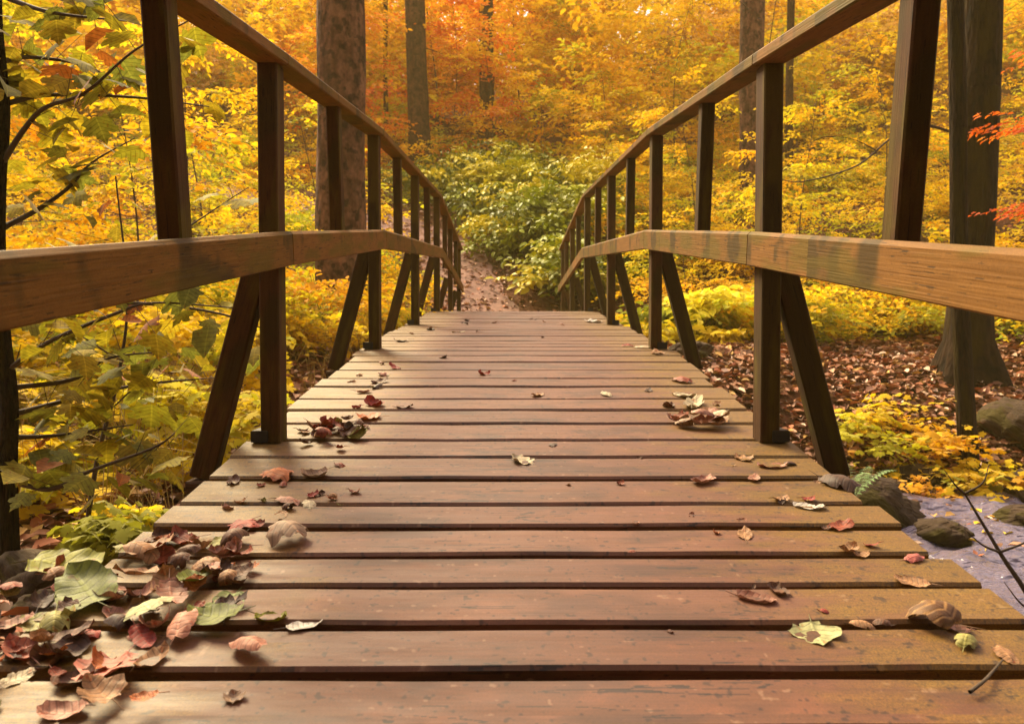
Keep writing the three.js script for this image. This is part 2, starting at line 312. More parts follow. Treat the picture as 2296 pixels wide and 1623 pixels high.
// ---------------------------------------------------------------- leaves, sprays and crowns
function Buf() { return { p: [], uv: [], i: [] }; }
function bufGeo(b) { const g = new THREE.BufferGeometry(); g.setAttribute('position', new THREE.Float32BufferAttribute(b.p, 3)); g.setAttribute('uv', new THREE.Float32BufferAttribute(b.uv, 2)); g.setIndex(b.i); g.computeVertexNormals(); return g; }
const _q = new THREE.Quaternion(), _v = new THREE.Vector3(), _s = new THREE.Vector3(), _m = new THREE.Matrix4(), _e = new THREE.Euler();
// small leaf: a folded, pointed oval of six faces; runs along its own +x, faces +y
function smallLeaf(b, M4, len, wid, fold, droop) {
  const o = b.p.length / 3;
  const pts = [[0, 0, 0], [0.3, fold, 0.42], [0.68, fold - droop * 0.4, 0.40], [1, -droop, 0], [0.68, fold - droop * 0.4, -0.40], [0.3, fold, -0.42], [0.5, -droop * 0.25, 0]];
  for (const q of pts) { _v.set(q[0] * len, q[1] * len, q[2] * wid).applyMatrix4(M4); b.p.push(_v.x, _v.y, _v.z); b.uv.push(q[0], 0.5 + q[2]); }
  for (const t of [[0, 1, 6], [1, 2, 6], [2, 3, 6], [3, 4, 6], [4, 5, 6], [5, 0, 6]]) b.i.push(o + t[0], o + t[1], o + t[2]);
}
const MAPLE = [[0, 0.03], [0.02, 0.20], [-0.12, 0.34], [0.10, 0.40], [0.16, 0.52], [0.30, 0.40], [0.42, 0.58], [0.56, 0.52], [0.62, 0.34], [0.56, 0.20], [0.74, 0.24], [0.80, 0.12], [1.0, 0.0]];
function mapleLeaf(b, M4, size, curl, R) {
  const o = b.p.length / 3, out = [...MAPLE, ...MAPLE.slice(0, -1).reverse().map(([x, y]) => [x, -y])], c1 = curl * (0.6 + R()), c2 = curl * (R() - 0.4);
  const put = (x, y) => { _v.set(x * size, size * (-c1 * x * x * 0.5 + c2 * Math.abs(y) - c1 * y * y * 0.6), y * size).applyMatrix4(M4); b.p.push(_v.x, _v.y, _v.z); b.uv.push(x, 0.5 + y); };
  put(0.35, 0); for (const [x, y] of out) put(x, y);
  for (let k = 0; k < out.length; k++) b.i.push(o, o + 1 + k, o + 1 + (k + 1) % out.length);
}
function thinTwig(b, a, c, r) {
  const o = b.p.length / 3, f = c.clone().sub(a).normalize(), u = Math.abs(f.y) > 0.9 ? V(1, 0, 0) : V(0, 1, 0), x = new THREE.Vector3().crossVectors(f, u).normalize(), y = new THREE.Vector3().crossVectors(x, f);
  for (const [e, rr] of [[a, r], [c, r * 0.5]]) for (let k = 0; k < 3; k++) { const t = k * 2.094, q = e.clone().addScaledVector(x, Math.cos(t) * rr).addScaledVector(y, Math.sin(t) * rr); b.p.push(q.x, q.y, q.z); b.uv.push(0, 0); }
  for (let k = 0; k < 3; k++) { const n = (k + 1) % 3; b.i.push(o + k, o + n, o + 3 + n, o + k, o + 3 + n, o + 3 + k); }
}
function leafMatrix(pos, yaw, pitch, roll) { return new THREE.Matrix4().compose(pos, new THREE.Quaternion().setFromEuler(new THREE.Euler(roll, yaw, pitch, 'YZX')), V(1, 1, 1)); }
// flat spray of small leaves along a twig, as beech and hornbeam carry them
function sprayGeo(seed, n, L, leaf, spread = 0.9, flat = 0.35) {
  const R = rng(seed), b = Buf();
  for (let k = 0; k < n; k++) {
    const t = (k + 0.6) / n, side = k % 2 ? 1 : -1, x = t * L, y = -0.18 * L * t * t + (R() - 0.5) * 0.1 * L, z = (R() - 0.5) * 0.25 * L;
    const s = leaf * (0.7 + 0.55 * R());
    smallLeaf(b, leafMatrix(V(x, y, z), side * (spread + (R() - 0.5) * 0.9) * (k === n - 1 ? 0.1 : 1), (R() - 0.6) * 0.9 * flat * 2, (R() - 0.5) * flat * 3), s, s * 0.62, 0.05 + 0.1 * R(), 0.05 + 0.25 * R());
  }
  return bufGeo(b);
}
function mapleSprayGeo(seed, n, L, leaf) {
  const R = rng(seed), b = Buf();
  for (let k = 0; k < n; k++) { const t = (k + 0.5) / n; mapleLeaf(b, leafMatrix(V(t * L, -0.1 * L * t + (R() - 0.5) * 0.15 * L, (R() - 0.5) * 0.7 * L), R() * 6.3, -0.3 + (R() - 0.5) * 0.9, (R() - 0.5) * 0.9), leaf * (0.6 + 0.6 * R()), 0.3, R); }
  return bufGeo(b);
}
const SPRAY = [1, 2, 3, 4].map((s) => sprayGeo(s * 7, 11, 0.42, 0.075));
const FARSPRAY = [1, 2, 3].map((s) => sprayGeo(s * 13, 9, 0.75, 0.15, 1.0, 0.4));
const BRAMBLE = [1, 2, 3].map((s) => sprayGeo(s * 17, 7, 0.30, 0.11, 1.1, 0.45));
const MSPRAY = [1, 2, 3].map((s) => mapleSprayGeo(s * 19, 5, 0.3, 0.12));
const NEEDLE = sprayGeo(91, 26, 0.9, 0.12, 0.6, 0.25);
// palettes hold linear leaf colours
const PAL = {
  gold: [[0.80, 0.50, 0.012], [0.74, 0.42, 0.010], [0.82, 0.56, 0.015], [0.66, 0.46, 0.012], [0.66, 0.33, 0.010]],
  lime: [[0.62, 0.52, 0.015], [0.48, 0.44, 0.015], [0.76, 0.57, 0.015], [0.36, 0.35, 0.015], [0.70, 0.48, 0.012]],
  orange: [[0.78, 0.27, 0.012], [0.72, 0.20, 0.012], [0.80, 0.36, 0.015], [0.62, 0.15, 0.012], [0.78, 0.42, 0.02]],
  green: [[0.32, 0.36, 0.012], [0.46, 0.47, 0.012], [0.15, 0.18, 0.012], [0.62, 0.57, 0.015], [0.72, 0.62, 0.03], [0.24, 0.26, 0.012]],
  olive: [[0.42, 0.37, 0.02], [0.50, 0.38, 0.02], [0.30, 0.29, 0.02], [0.36, 0.26, 0.015], [0.58, 0.42, 0.02]],
  tan: [[0.55, 0.30, 0.06], [0.48, 0.27, 0.05], [0.62, 0.38, 0.07], [0.40, 0.22, 0.05]],
  russet: [[0.55, 0.10, 0.02], [0.62, 0.16, 0.02], [0.45, 0.07, 0.015]],
  dark: [[0.035, 0.04, 0.012], [0.05, 0.05, 0.015], [0.03, 0.03, 0.01]],
};
const _c = new THREE.Color();
// places: [{x, y, z, yaw, tilt, roll, s, c}]
function instanced(name, geo, mat, places, parent) {
  const im = new THREE.InstancedMesh(geo, mat, places.length);
  places.forEach((o, k) => { _e.set(o.roll || 0, o.yaw, o.tilt || 0, 'YZX'); _q.setFromEuler(_e); _m.compose(_v.set(o.x, o.y, o.z), _q, _s.set(o.s, o.s, o.s)); im.setMatrixAt(k, _m); im.setColorAt(k, _c.setRGB(o.c[0], o.c[1], o.c[2])); });
  im.name = name; im.castShadow = im.receiveShadow = true; if (parent) parent.add(im); return im;
}
function tint(R, pal, v = 0.2) { const c = pal[Math.floor(R() * pal.length)], k = 1 - v + 2 * v * R(); return c.map((x) => Math.min(0.85, x * k)); }
// fills a lumpy ellipsoid with sprays set outward; pals is a list of palettes drawn lump by lump
function lumpPlaces(R, out, cx, cy, cz, rx, ry, rz, n, pal, s = 1) {
  const lumps = []; const L = Math.max(3, Math.round(n / 26));
  for (let k = 0; k < L; k++) { const t = R() * 6.283, u = 2 * R() - 1, r = Math.cbrt(0.15 + 0.85 * R()), q = Math.sqrt(1 - u * u); lumps.push([cx + Math.cos(t) * q * r * rx, cy + u * r * ry, cz + Math.sin(t) * q * r * rz, 0.16 + 0.2 * R(), pal[Math.floor(R() * pal.length)]]); }
  const w = Math.min(rx, rz);
  for (let k = 0; k < n; k++) {
    const l = lumps[Math.floor(R() * L)], yaw = R() * 6.283, h = (R() + R() - 1), a = (R() + R() - 1), e = (R() + R() - 1);
    out.push({ x: l[0] + a * l[3] * w * 2.2, y: l[1] + h * l[3] * w * 0.9, z: l[2] + e * l[3] * w * 2.2, yaw, tilt: (R() - 0.62) * 0.8, roll: (R() - 0.5) * 0.9, s: s * (0.7 + 0.6 * R()), c: tint(R, [l[4], pal[Math.floor(R() * pal.length)]][R() < 0.7 ? 0 : 1] instanceof Array ? [l[4]] : pal, 0.22) });
  }
  return out;
}

// ---------------------------------------------------------------- trunks and stems
function tubeGeo(pts, radii, seg = 10, flare = 0, wob = 0.04, seed = 1, vscale = 1) {
  const c = new THREE.CatmullRomCurve3(pts), N = Math.max(4, pts.length * 5), pos = [], uv = [], idx = [];
  const fr = c.computeFrenetFrames(N, false), L = c.getLength();
  for (let i = 0; i <= N; i++) {
    const t = i / N, p = c.getPoint(t), f = t * (radii.length - 1), k = Math.min(radii.length - 2, Math.floor(f)); let r = lerp(radii[k], radii[k + 1], f - k);
    for (let j = 0; j <= seg; j++) {
      const a = (j % seg) / seg * Math.PI * 2, n = fbm(Math.cos(a) * 2 + 7, Math.sin(a) * 2 + t * L * 0.9, 3, seed) - 0.5;
      const root = flare * Math.exp(-t * L / (radii[0] * 1.6)) * (0.6 + 0.6 * Math.pow(0.5 + 0.5 * Math.cos(a * 4 + seed), 2));
      const rr = r * (1 + n * wob * 4 + root);
      const q = p.clone().addScaledVector(fr.normals[i], Math.cos(a) * rr).addScaledVector(fr.binormals[i], Math.sin(a) * rr);
      pos.push(q.x, q.y, q.z); uv.push(j / seg, t * L * vscale);
    }
  }
  const w = seg + 1;
  for (let i = 0; i < N; i++) for (let j = 0; j < seg; j++) { const a = i * w + j; idx.push(a, a + 1, a + w + 1, a, a + w + 1, a + w); }
  const g = new THREE.BufferGeometry(); g.setAttribute('position', new THREE.Float32BufferAttribute(pos, 3)); g.setAttribute('uv', new THREE.Float32BufferAttribute(uv, 2)); g.setIndex(idx); g.computeVertexNormals(); return g;
}
function bigTree(o) {
  const R = rng(o.seed), y0 = groundY(o.x, o.d) - 0.12;
  const t = thing(o.name, o.label, 'tree', o.group); t.position.set(o.x, y0, -o.d);
  const H = o.h, lx = o.lean ? o.lean[0] : 0, lz = o.lean ? o.lean[1] : 0, pts = [];
  for (let k = 0; k <= 5; k++) { const u = k / 5; pts.push(V(lx * u + (R() - 0.5) * 0.06 * o.r * 4 * (k ? 1 : 0), H * u, lz * u + (R() - 0.5) * 0.06)); }
  part('trunk', tubeGeo(pts, [o.r, o.r * 0.93, o.r * 0.86, o.r * 0.75, o.r * 0.55, o.r * 0.25], 28, o.flare ?? 0.45, 0.055, o.seed, 0.35), o.bark, t);
  for (let k = 0; k < (o.stubs || 0); k++) { // dead branch stubs on the lower trunk
    const h = o.stubFrom + R() * o.stubSpan, a = R() * 6.28, l = 0.25 + R() * (o.stubLen || 0.8), bx = lx * h / H, bz = lz * h / H;
    part('branch', tubeGeo([V(bx, h, bz), V(bx + Math.cos(a) * l * 0.5, h + (R() - 0.5) * 0.15, bz + Math.sin(a) * l * 0.5), V(bx + Math.cos(a) * l, h + (R() - 0.6) * 0.3, bz + Math.sin(a) * l)], [0.02, 0.012, 0.004], 5, 0, 0, k), M.twig, t);
  }
  const pl = []; lumpPlaces(R, pl, lx, H * 0.92, lz, H * 0.2, H * 0.16, H * 0.2, o.crownN || 260, o.pal, 1.3);
  kindOf(instanced('crown', FARSPRAY[0], M.leaf, pl, t), 'stuff');
  return t;
}
// young tree: thin stem(s), side twigs and a layered crown
function sapling(o) {
  const R = rng(o.seed), y0 = groundY(o.x, o.d) - 0.04;
  const t = thing(o.name, o.label, o.category || 'sapling', o.group); t.position.set(o.x, y0, -o.d);
  const H = o.h, lx = o.lean ? o.lean[0] : (R() - 0.5) * 0.2 * H, lz = o.lean ? o.lean[1] : (R() - 0.5) * 0.2 * H;
  const at = (u) => V(lx * u * u + Math.sin(u * 5 + o.seed) * 0.02 * H, H * u, lz * u * u);
  if (o.stem) part('stem', tubeGeo([0, 0.25, 0.5, 0.75, 1].map(at), [o.stem, o.stem * 0.8, o.stem * 0.55, o.stem * 0.35, o.stem * 0.1], 7, 0.2, 0.02, o.seed), M.twig, t);
  const b = Buf(), pl = [], tiers = o.tiers || Math.round(H * 4);
  for (let k = 0; k < tiers; k++) {
    const u = (o.from ?? 0.15) + (1 - (o.from ?? 0.15)) * (k + R()) / tiers, base = at(Math.min(1, u)), yaw = R() * 6.283, len = o.r * (1.15 - 0.75 * u) * (0.6 + 0.6 * R());
    const tip = base.clone().add(V(Math.cos(yaw) * len, (R() - 0.25) * 0.35 * len, -Math.sin(yaw) * len));
    thinTwig(b, base, tip, (o.stem || 0.01) * 0.22 + 0.0015);
    const nS = o.per || 9, pal = o.pal[Math.floor(R() * o.pal.length)];
    for (let q = 0; q < nS; q++) {
      const f = 0.2 + 0.85 * R(), p = base.clone().lerp(tip, f), c = tint(R, R() < 0.7 ? [pal] : o.pal, 0.2);
      pl.push({ x: p.x + (R() - 0.5) * 0.35 * len, y: p.y + (R() - 0.5) * 0.16 * len, z: p.z + (R() - 0.5) * 0.35 * len, yaw: yaw + (R() - 0.5) * 2.2, tilt: (R() - 0.6) * 0.6, roll: (R() - 0.5) * 0.6, s: (o.s || 1) * (0.7 + 0.6 * R()), c });
    }
  }
  const tw = part('twig', bufGeo(b), M.twig, t); tw.userData.kind = 'stuff';
  kindOf(instanced('crown', (o.spray || SPRAY)[o.seed % (o.spray || SPRAY).length], o.mat || M.leaf, pl, t), 'stuff');
  return t;
}
function bush(o) {
  const R = rng(o.seed), y0 = groundY(o.x, o.d);
  const t = thing(o.name, o.label, o.category || 'bush', o.group); t.position.set(o.x, y0, -o.d);
  const b = Buf(); for (let k = 0; k < 8; k++) { const a = R() * 6.28, r = o.r * (0.3 + 0.5 * R()); thinTwig(b, V((R() - 0.5) * 0.1, -0.05, (R() - 0.5) * 0.1), V(Math.cos(a) * r, o.h * (0.5 + 0.5 * R()), Math.sin(a) * r), 0.005); }
  const tw = part('stem', bufGeo(b), M.twig, t); tw.userData.kind = 'stuff';
  const pl = []; lumpPlaces(R, pl, 0, o.h * 0.5, 0, o.r, o.h * 0.5, o.rz || o.r, o.n, o.pal, o.s || 1);
  for (const p of pl) { p.y = Math.max(p.y, groundY(o.x + p.x, o.d - p.z) - y0 + 0.02); }
  kindOf(instanced('foliage', (o.spray || SPRAY)[o.seed % (o.spray || SPRAY).length], o.mat || M.leaf, pl, t), 'stuff');
  return t;
}

// the trees whose trunks stand out
bigTree({ name: 'spruce_tree', label: 'thick pale-barked tree trunk standing close behind the left railing', x: -2.06, d: 10, r: 0.30, h: 17, seed: 31, bark: M.barkPale, flare: 0.25, stubs: 5, stubFrom: 2.8, stubSpan: 3, stubLen: 0.3, pal: PAL.olive });
bigTree({ name: 'beech_tree', label: 'brown tree trunk with flared foot above the brambles, left of the slimmer one', x: -2.38, d: 22.3, r: 0.29, h: 22, seed: 32, bark: M.barkBrown, flare: 0.5, lean: [-0.6, 0], stubs: 3, stubFrom: 3, stubSpan: 3, pal: PAL.orange, group: 'brown trunks on the slope' });
bigTree({ name: 'beech_tree', label: 'slim brown tree trunk behind orange leaves above the middle of the bridge', x: -0.75, d: 28, r: 0.25, h: 22, seed: 33, bark: M.barkBrown, flare: 0.3, lean: [-0.2, 0], stubs: 3, stubFrom: 3, stubSpan: 3, pal: PAL.orange, group: 'brown trunks on the slope' });
bigTree({ name: 'beech_tree', label: 'straight grey-pink tree trunk rising behind the middle of the right handrail', x: 5.25, d: 18, r: 0.27, h: 20, seed: 34, bark: M.barkPale, flare: 0.3, stubs: 4, stubFrom: 3, stubSpan: 3, pal: PAL.gold });
bigTree({ name: 'beech_tree', label: 'thin brown trunk just right of the grey-pink trunk over the right handrail', x: 6.9, d: 20.5, r: 0.10, h: 15, seed: 39, bark: M.barkBrown, flare: 0.3, pal: PAL.gold });
bigTree({ name: 'oak_tree', label: 'dark thick mossy trunk with spreading roots at the right edge', x: 4.42, d: 8, r: 0.19, h: 14, seed: 35, bark: M.barkMoss, flare: 1.1, lean: [0.15, 0.2], pal: PAL.gold });
bigTree({ name: 'oak_tree', label: 'thin leaning mossy trunk in front of the dark thick trunk on the right', x: 3.62, d: 6.5, r: 0.072, h: 8, seed: 36, bark: M.barkMoss, flare: 0.25, lean: [-0.30, -0.2], pal: PAL.gold, crownN: 120 });
bigTree({ name: 'spruce_tree', label: 'hazy grey-brown trunk far up the slope right of the orange foliage', x: 1.2, d: 36, r: 0.27, h: 20, seed: 37, bark: M.barkBrown, flare: 0.2, stubs: 8, stubFrom: 2, stubSpan: 6, stubLen: 1.6, pal: PAL.tan });
bigTree({ name: 'beech_tree', label: 'thin stem between the thick pale trunk and the flared brown trunk', x: -4.0, d: 27, r: 0.08, h: 13, seed: 38, bark: M.barkBrown, flare: 0.2, pal: PAL.orange });

// understorey: young trees along both banks and up the slope
const SAP = [
  // x, d, h, r, palettes, label, stem
  [-3.0, 6.6, 2.6, 1.0, 'lime', 'yellow-green young tree behind the second left post', 0.014],
  [-4.6, 7.4, 3.6, 1.3, 'gold', 'golden young tree between the first and second left posts', 0.016],
  [-3.9, 5.2, 2.4, 0.8, 'lime', 'yellow-green young tree behind the left sapling', 0.012],
  [-5.3, 6.6, 3.4, 1.2, 'lime', 'leafy yellow-green young tree at the left edge', 0.014],
  [-3.4, 8.4, 3.4, 1.1, 'lime', 'bright yellow-green young tree behind the left handrail', 0.014],
  [-6.2, 9.0, 4.6, 1.7, 'lime', 'tall yellow-green young tree at the upper left corner', 0.02],
  [-4.2, 10.6, 4.0, 1.5, 'gold', 'golden young tree left of the thick pale trunk', 0.018],
  [-2.9, 12.6, 3.4, 1.3, 'gold', 'golden young tree half hidden by the thick pale trunk', 0.014],
  [-2.0, 12.0, 1.7, 0.6, 'gold', 'low golden sapling right of the thick pale trunk beside the railing', 0.01],
  [-5.4, 14.5, 4.4, 1.7, 'gold', 'golden young tree further up the left bank', 0.02],
  [-8.2, 12.5, 5.0, 2.0, 'lime', 'wide yellow-green young tree far on the left bank', 0.02],
  [-4.1, 21.2, 5.0, 1.5, 'orange', 'orange young beech left of the flared brown trunk', 0.02],
  [-1.55, 23.5, 4.6, 1.3, 'orange', 'orange young beech between the flared trunk and the slim trunk', 0.018],
  [-0.5, 22.5, 3.8, 1.3, 'orange', 'bright orange sapling at the foot of the slim brown trunk', 0.02],
  [-5.6, 25, 6.5, 2.4, 'orange', 'large orange beech crown behind the thick pale trunk', 0.03],
  [-2.6, 29, 8.0, 2.6, 'orange', 'large orange beech crown behind the flared brown trunk', 0.03],
  [0.4, 30, 7.0, 2.2, 'orange', 'orange and gold beech crown right of the slim brown trunk', 0.03],
  [0.9, 22.0, 2.6, 1.1, 'gold', 'small golden sapling above the brambles', 0.012],
  [2.4, 20.5, 3.6, 1.4, 'gold', 'golden young tree over the right end of the brambles', 0.015],
  [2.0, 16.2, 2.2, 0.9, 'lime', 'yellow-green sapling beside the far end of the right railing', 0.01],
  [3.3, 15.0, 3.2, 1.3, 'gold', 'golden sapling behind the third right post', 0.012],
  [2.6, 12.4, 1.9, 0.9, 'lime', 'low yellow-green sapling behind the right railing braces', 0.01],
  [3.9, 12.0, 2.6, 1.1, 'lime', 'slender yellow-green sapling between two right posts', 0.012],
  [4.8, 13.6, 3.4, 1.4, 'gold', 'golden young tree behind the second right post', 0.015],
  [6.0, 12.6, 3.0, 1.3, 'gold', 'golden young tree between the second and first right posts', 0.014],
  [7.0, 15.4, 4.0, 1.7, 'gold', 'wide golden young tree up the right bank', 0.018],
  [5.2, 10.6, 1.7, 0.9, 'olive', 'olive-yellow sapling left of the thin leaning trunk', 0.01],
  [8.6, 12.0, 4.2, 1.7, 'lime', 'yellow-green young tree right of the dark thick trunk', 0.018],
  [4.2, 21.5, 5.0, 1.9, 'gold', 'tall golden young tree left of the grey-pink trunk', 0.02],
  [7.2, 23, 6.0, 2.3, 'gold', 'large golden crown right of the grey-pink trunk', 0.025],
  [2.2, 27, 6.0, 2.2, 'gold', 'golden crown in the haze above the end of the bridge', 0.025],
  [3.4, 35, 9, 3.2, 'gold', 'big hazy golden crown high on the slope', 0.03],
  [10.4, 18, 6, 2.4, 'gold', 'large golden crown at the upper right', 0.025],
];
SAP.forEach(([x, d, h, r, pal, label, stem], k) => sapling({ name: pal === 'orange' ? 'beech_sapling' : 'young_tree', label, x, d, h, r, stem, seed: 200 + k, pal: pal === 'gold' ? [...PAL.gold, ...PAL.gold, ...PAL.lime] : pal === 'orange' ? [...PAL.orange, ...PAL.orange, ...PAL.gold] : PAL[pal].concat(PAL.gold), tiers: Math.round(h * 5.5), per: d > 18 ? 13 : 11, s: d > 18 ? 0.85 : 0.95, from: 0.06, spray: d > 18 ? FARSPRAY : SPRAY, group: 'young trees of the understorey' }));

// bramble thicket ahead of the bridge
const BR = [
  [0.85, 13.3, 0.7, 0.6, 'low dark green bramble beside the end of the path'],
  [1.15, 13.6, 0.9, 0.7, 'green bramble clump behind the end of the right railing'],
  [0.30, 15.0, 0.95, 0.8, 'bright green bramble mound right of the path'],
  [1.0, 15.4, 1.2, 1.0, 'tall green bramble mound in the middle of the thicket'],
  [0.1, 17.0, 1.0, 1.0, 'yellow-green bramble mound where the path turns'],
  [1.5, 17.6, 1.2, 1.2, 'dark green bramble mound on the right of the thicket'],
  [0.4, 18.6, 1.1, 1.3, 'pale glossy bramble mound near the top of the thicket'],
  [-1.2, 19.2, 0.9, 1.2, 'bramble mound below the flared brown trunk'],
  [-0.3, 20.8, 0.9, 1.3, 'topmost bramble mound under the orange leaves'],
  [2.1, 14.2, 0.7, 0.8, 'low bramble behind the posts at the far end of the right railing'],
];
BR.forEach(([x, d, h, r, label], k) => bush({ name: 'bramble_bush', label, x, d, h, r, seed: 300 + k, n: Math.round(260 * r * r + 180), pal: PAL.green, spray: BRAMBLE, mat: M.glossLeaf, s: 1.15, group: 'brambles at the far end of the bridge' }));

// shrubs at the sides
const BU = [
  [-1.75, 8.2, 0.8, 0.6, 'gold', 'golden bush below the left railing next to the thick pale trunk', SPRAY, 0.9],
  [-2.6, 8.0, 0.7, 0.8, 'lime', 'yellow-green bush left of the second left brace', SPRAY, 0.9],
  [-1.35, 5.3, 0.55, 0.4, 'gold', 'low golden bush against the left edge of the deck', SPRAY, 0.8],
  [-2.1, 4.6, 0.55, 0.55, 'olive', 'olive bush outside the first left brace', MSPRAY, 0.55],
  [-3.4, 5.4, 0.7, 0.8, 'olive', 'olive bush behind the left lower rail', MSPRAY, 0.6],
  [-4.6, 5.6, 0.9, 0.9, 'gold', 'golden bush at the left edge below the lower rail', SPRAY, 1],
  [-2.5, 5.7, 0.9, 0.7, 'lime', 'yellow-green leafy bush right under the left lower rail', MSPRAY, 0.55],
  [-3.6, 4.4, 0.8, 0.6, 'lime', 'yellow-green leafy bush behind the left sapling', MSPRAY, 0.55],
  [-2.45, 3.75, 0.5, 0.42, 'lime', 'low yellow leafy bush outside the bare leaning stem', MSPRAY, 0.55],
  [-1.5, 3.5, 0.42, 0.3, 'olive', 'low olive leafy bush beside the foot of the first left brace', MSPRAY, 0.5],
  [-2.9, 9.8, 0.9, 0.8, 'lime', 'light green bush between the left posts above the lower rail', BRAMBLE, 1],
  [2.1, 9.4, 0.6, 0.6, 'green', 'dark green bush under the right lower rail', BRAMBLE, 1],
  [3.1, 10.2, 0.6, 0.9, 'olive', 'olive bush behind the second right brace', SPRAY, 1],
  [4.4, 10.3, 0.55, 0.9, 'lime', 'low yellow-green bush in front of the right slope', SPRAY, 1],
  [3.15, 6.75, 0.34, 0.5, 'gold', 'low golden leafy plant above the stream bank', MSPRAY, 0.5],
  [3.85, 6.15, 0.34, 0.45, 'gold', 'golden leafy plant at the right edge above the water', MSPRAY, 0.5],
  [2.9, 6.15, 0.3, 0.38, 'gold', 'small yellow leafy plant beside the mossy boulder', MSPRAY, 0.45],
  [6.3, 9.0, 0.7, 0.9, 'green', 'green bush at the right edge beside the thick trunk', SPRAY, 1],
];
BU.forEach(([x, d, h, r, pal, label, spray, s], k) => bush({ name: 'shrub', label, x, d, h, r, seed: 340 + k, n: Math.round(r * r * (spray === MSPRAY ? 800 : 480) + 90), pal: pal === 'gold' ? PAL.gold.concat(PAL.lime) : PAL[pal].concat(PAL.lime), spray, s, group: 'shrubs beside the bridge' }));

// the far wood: foliage in the haze up the slope that reads as one mass, and ground cover on the slopes
{
  const R = rng(77), pl = [];
  for (let k = 0; k < 210; k++) {
    const d = 24 + R() * 40, x = (R() - 0.5) * d * 1.5, h = 2.5 + R() * 7, r = 1.4 + R() * 2.2;
    const orange = x / d < 0.03 && x / d > -0.2 && R() < 0.85;
    lumpPlaces(R, pl, x, groundY(x, d) + h * 0.55, -d, r, h * 0.5, r, 230, orange ? PAL.orange.concat(PAL.gold) : R() < 0.25 ? PAL.tan.concat(PAL.gold) : PAL.gold.concat(R() < 0.4 ? PAL.lime : PAL.gold), 1.35);
  }
  const f = instanced('forest', FARSPRAY[1], M.leaf, pl, scene); f.userData = { kind: 'stuff', label: 'hazy golden and orange wood filling the slope behind the bridge', category: 'forest' };
  const pu = [];
  for (let k = 0; k < 800; k++) {
    const d = 8.2 + Math.pow(R(), 1.4) * 22, x = (R() < 0.5 ? -1 : 1) * (1.6 + R() * (2 + d * 0.55));
    if (d < 10.6 && Math.abs(x) < 2.2) continue;
    if (x > 0 && d < 9.6 && x > 1.7) continue;
    if (x < 0 && d > 11.5 && Math.abs(x - piecePath(d)) < 0.9) continue;
    const r = 0.35 + R() * 0.6; lumpPlaces(R, pu, x, groundY(x, d) + r * 0.5, -d, r, r * 0.55, r, 46, R() < 0.3 ? PAL.green.concat(PAL.lime) : R() < 0.5 ? PAL.lime.concat(PAL.gold) : PAL.gold, 1);
  }
  const u = instanced('undergrowth', SPRAY[1], M.leaf, pu, scene); u.userData = { kind: 'stuff', label: 'low yellow and green undergrowth covering both slopes', category: 'undergrowth' };
}
function piecePath(d) { for (let k = 1; k < PATH.length; k++) if (d <= PATH[k][1]) return lerp(PATH[k - 1][0], PATH[k][0], (d - PATH[k - 1][1]) / (PATH[k][1] - PATH[k - 1][1])); return -9; }

// unseen dark spruces added behind the camera to keep light off the post fronts
{
  const R = rng(88), pl = [];
  for (let k = 0; k < 70; k++) {
    const a = (R() - 0.5) * 2.2, rr = 3.2 + R() * 7, x = Math.sin(a) * rr, d = -1.0 - Math.cos(a) * rr * 0.8, h = 12 + R() * 8;
    for (let q = 0; q < 240; q++) { const u = R(), r = (1 - u) * 2.0 + 0.4, t = R() * 6.283; pl.push({ x: x + Math.cos(t) * r * R(), y: groundY(x, d) + 0.2 + u * h, z: -d + Math.sin(t) * r * R(), yaw: -t, tilt: -0.3 + (R() - 0.5) * 0.5, roll: (R() - 0.5) * 0.8, s: 1.5, c: tint(R, PAL.dark, 0.2) }); }
  }
  const f = instanced('forest', NEEDLE, M.litter, pl, scene); f.name = numbered('added_shade_spruces'); f.userData = { kind: 'stuff', label: 'unseen dark spruces added behind the near end of the bridge to shade the posts', category: 'forest' };
}

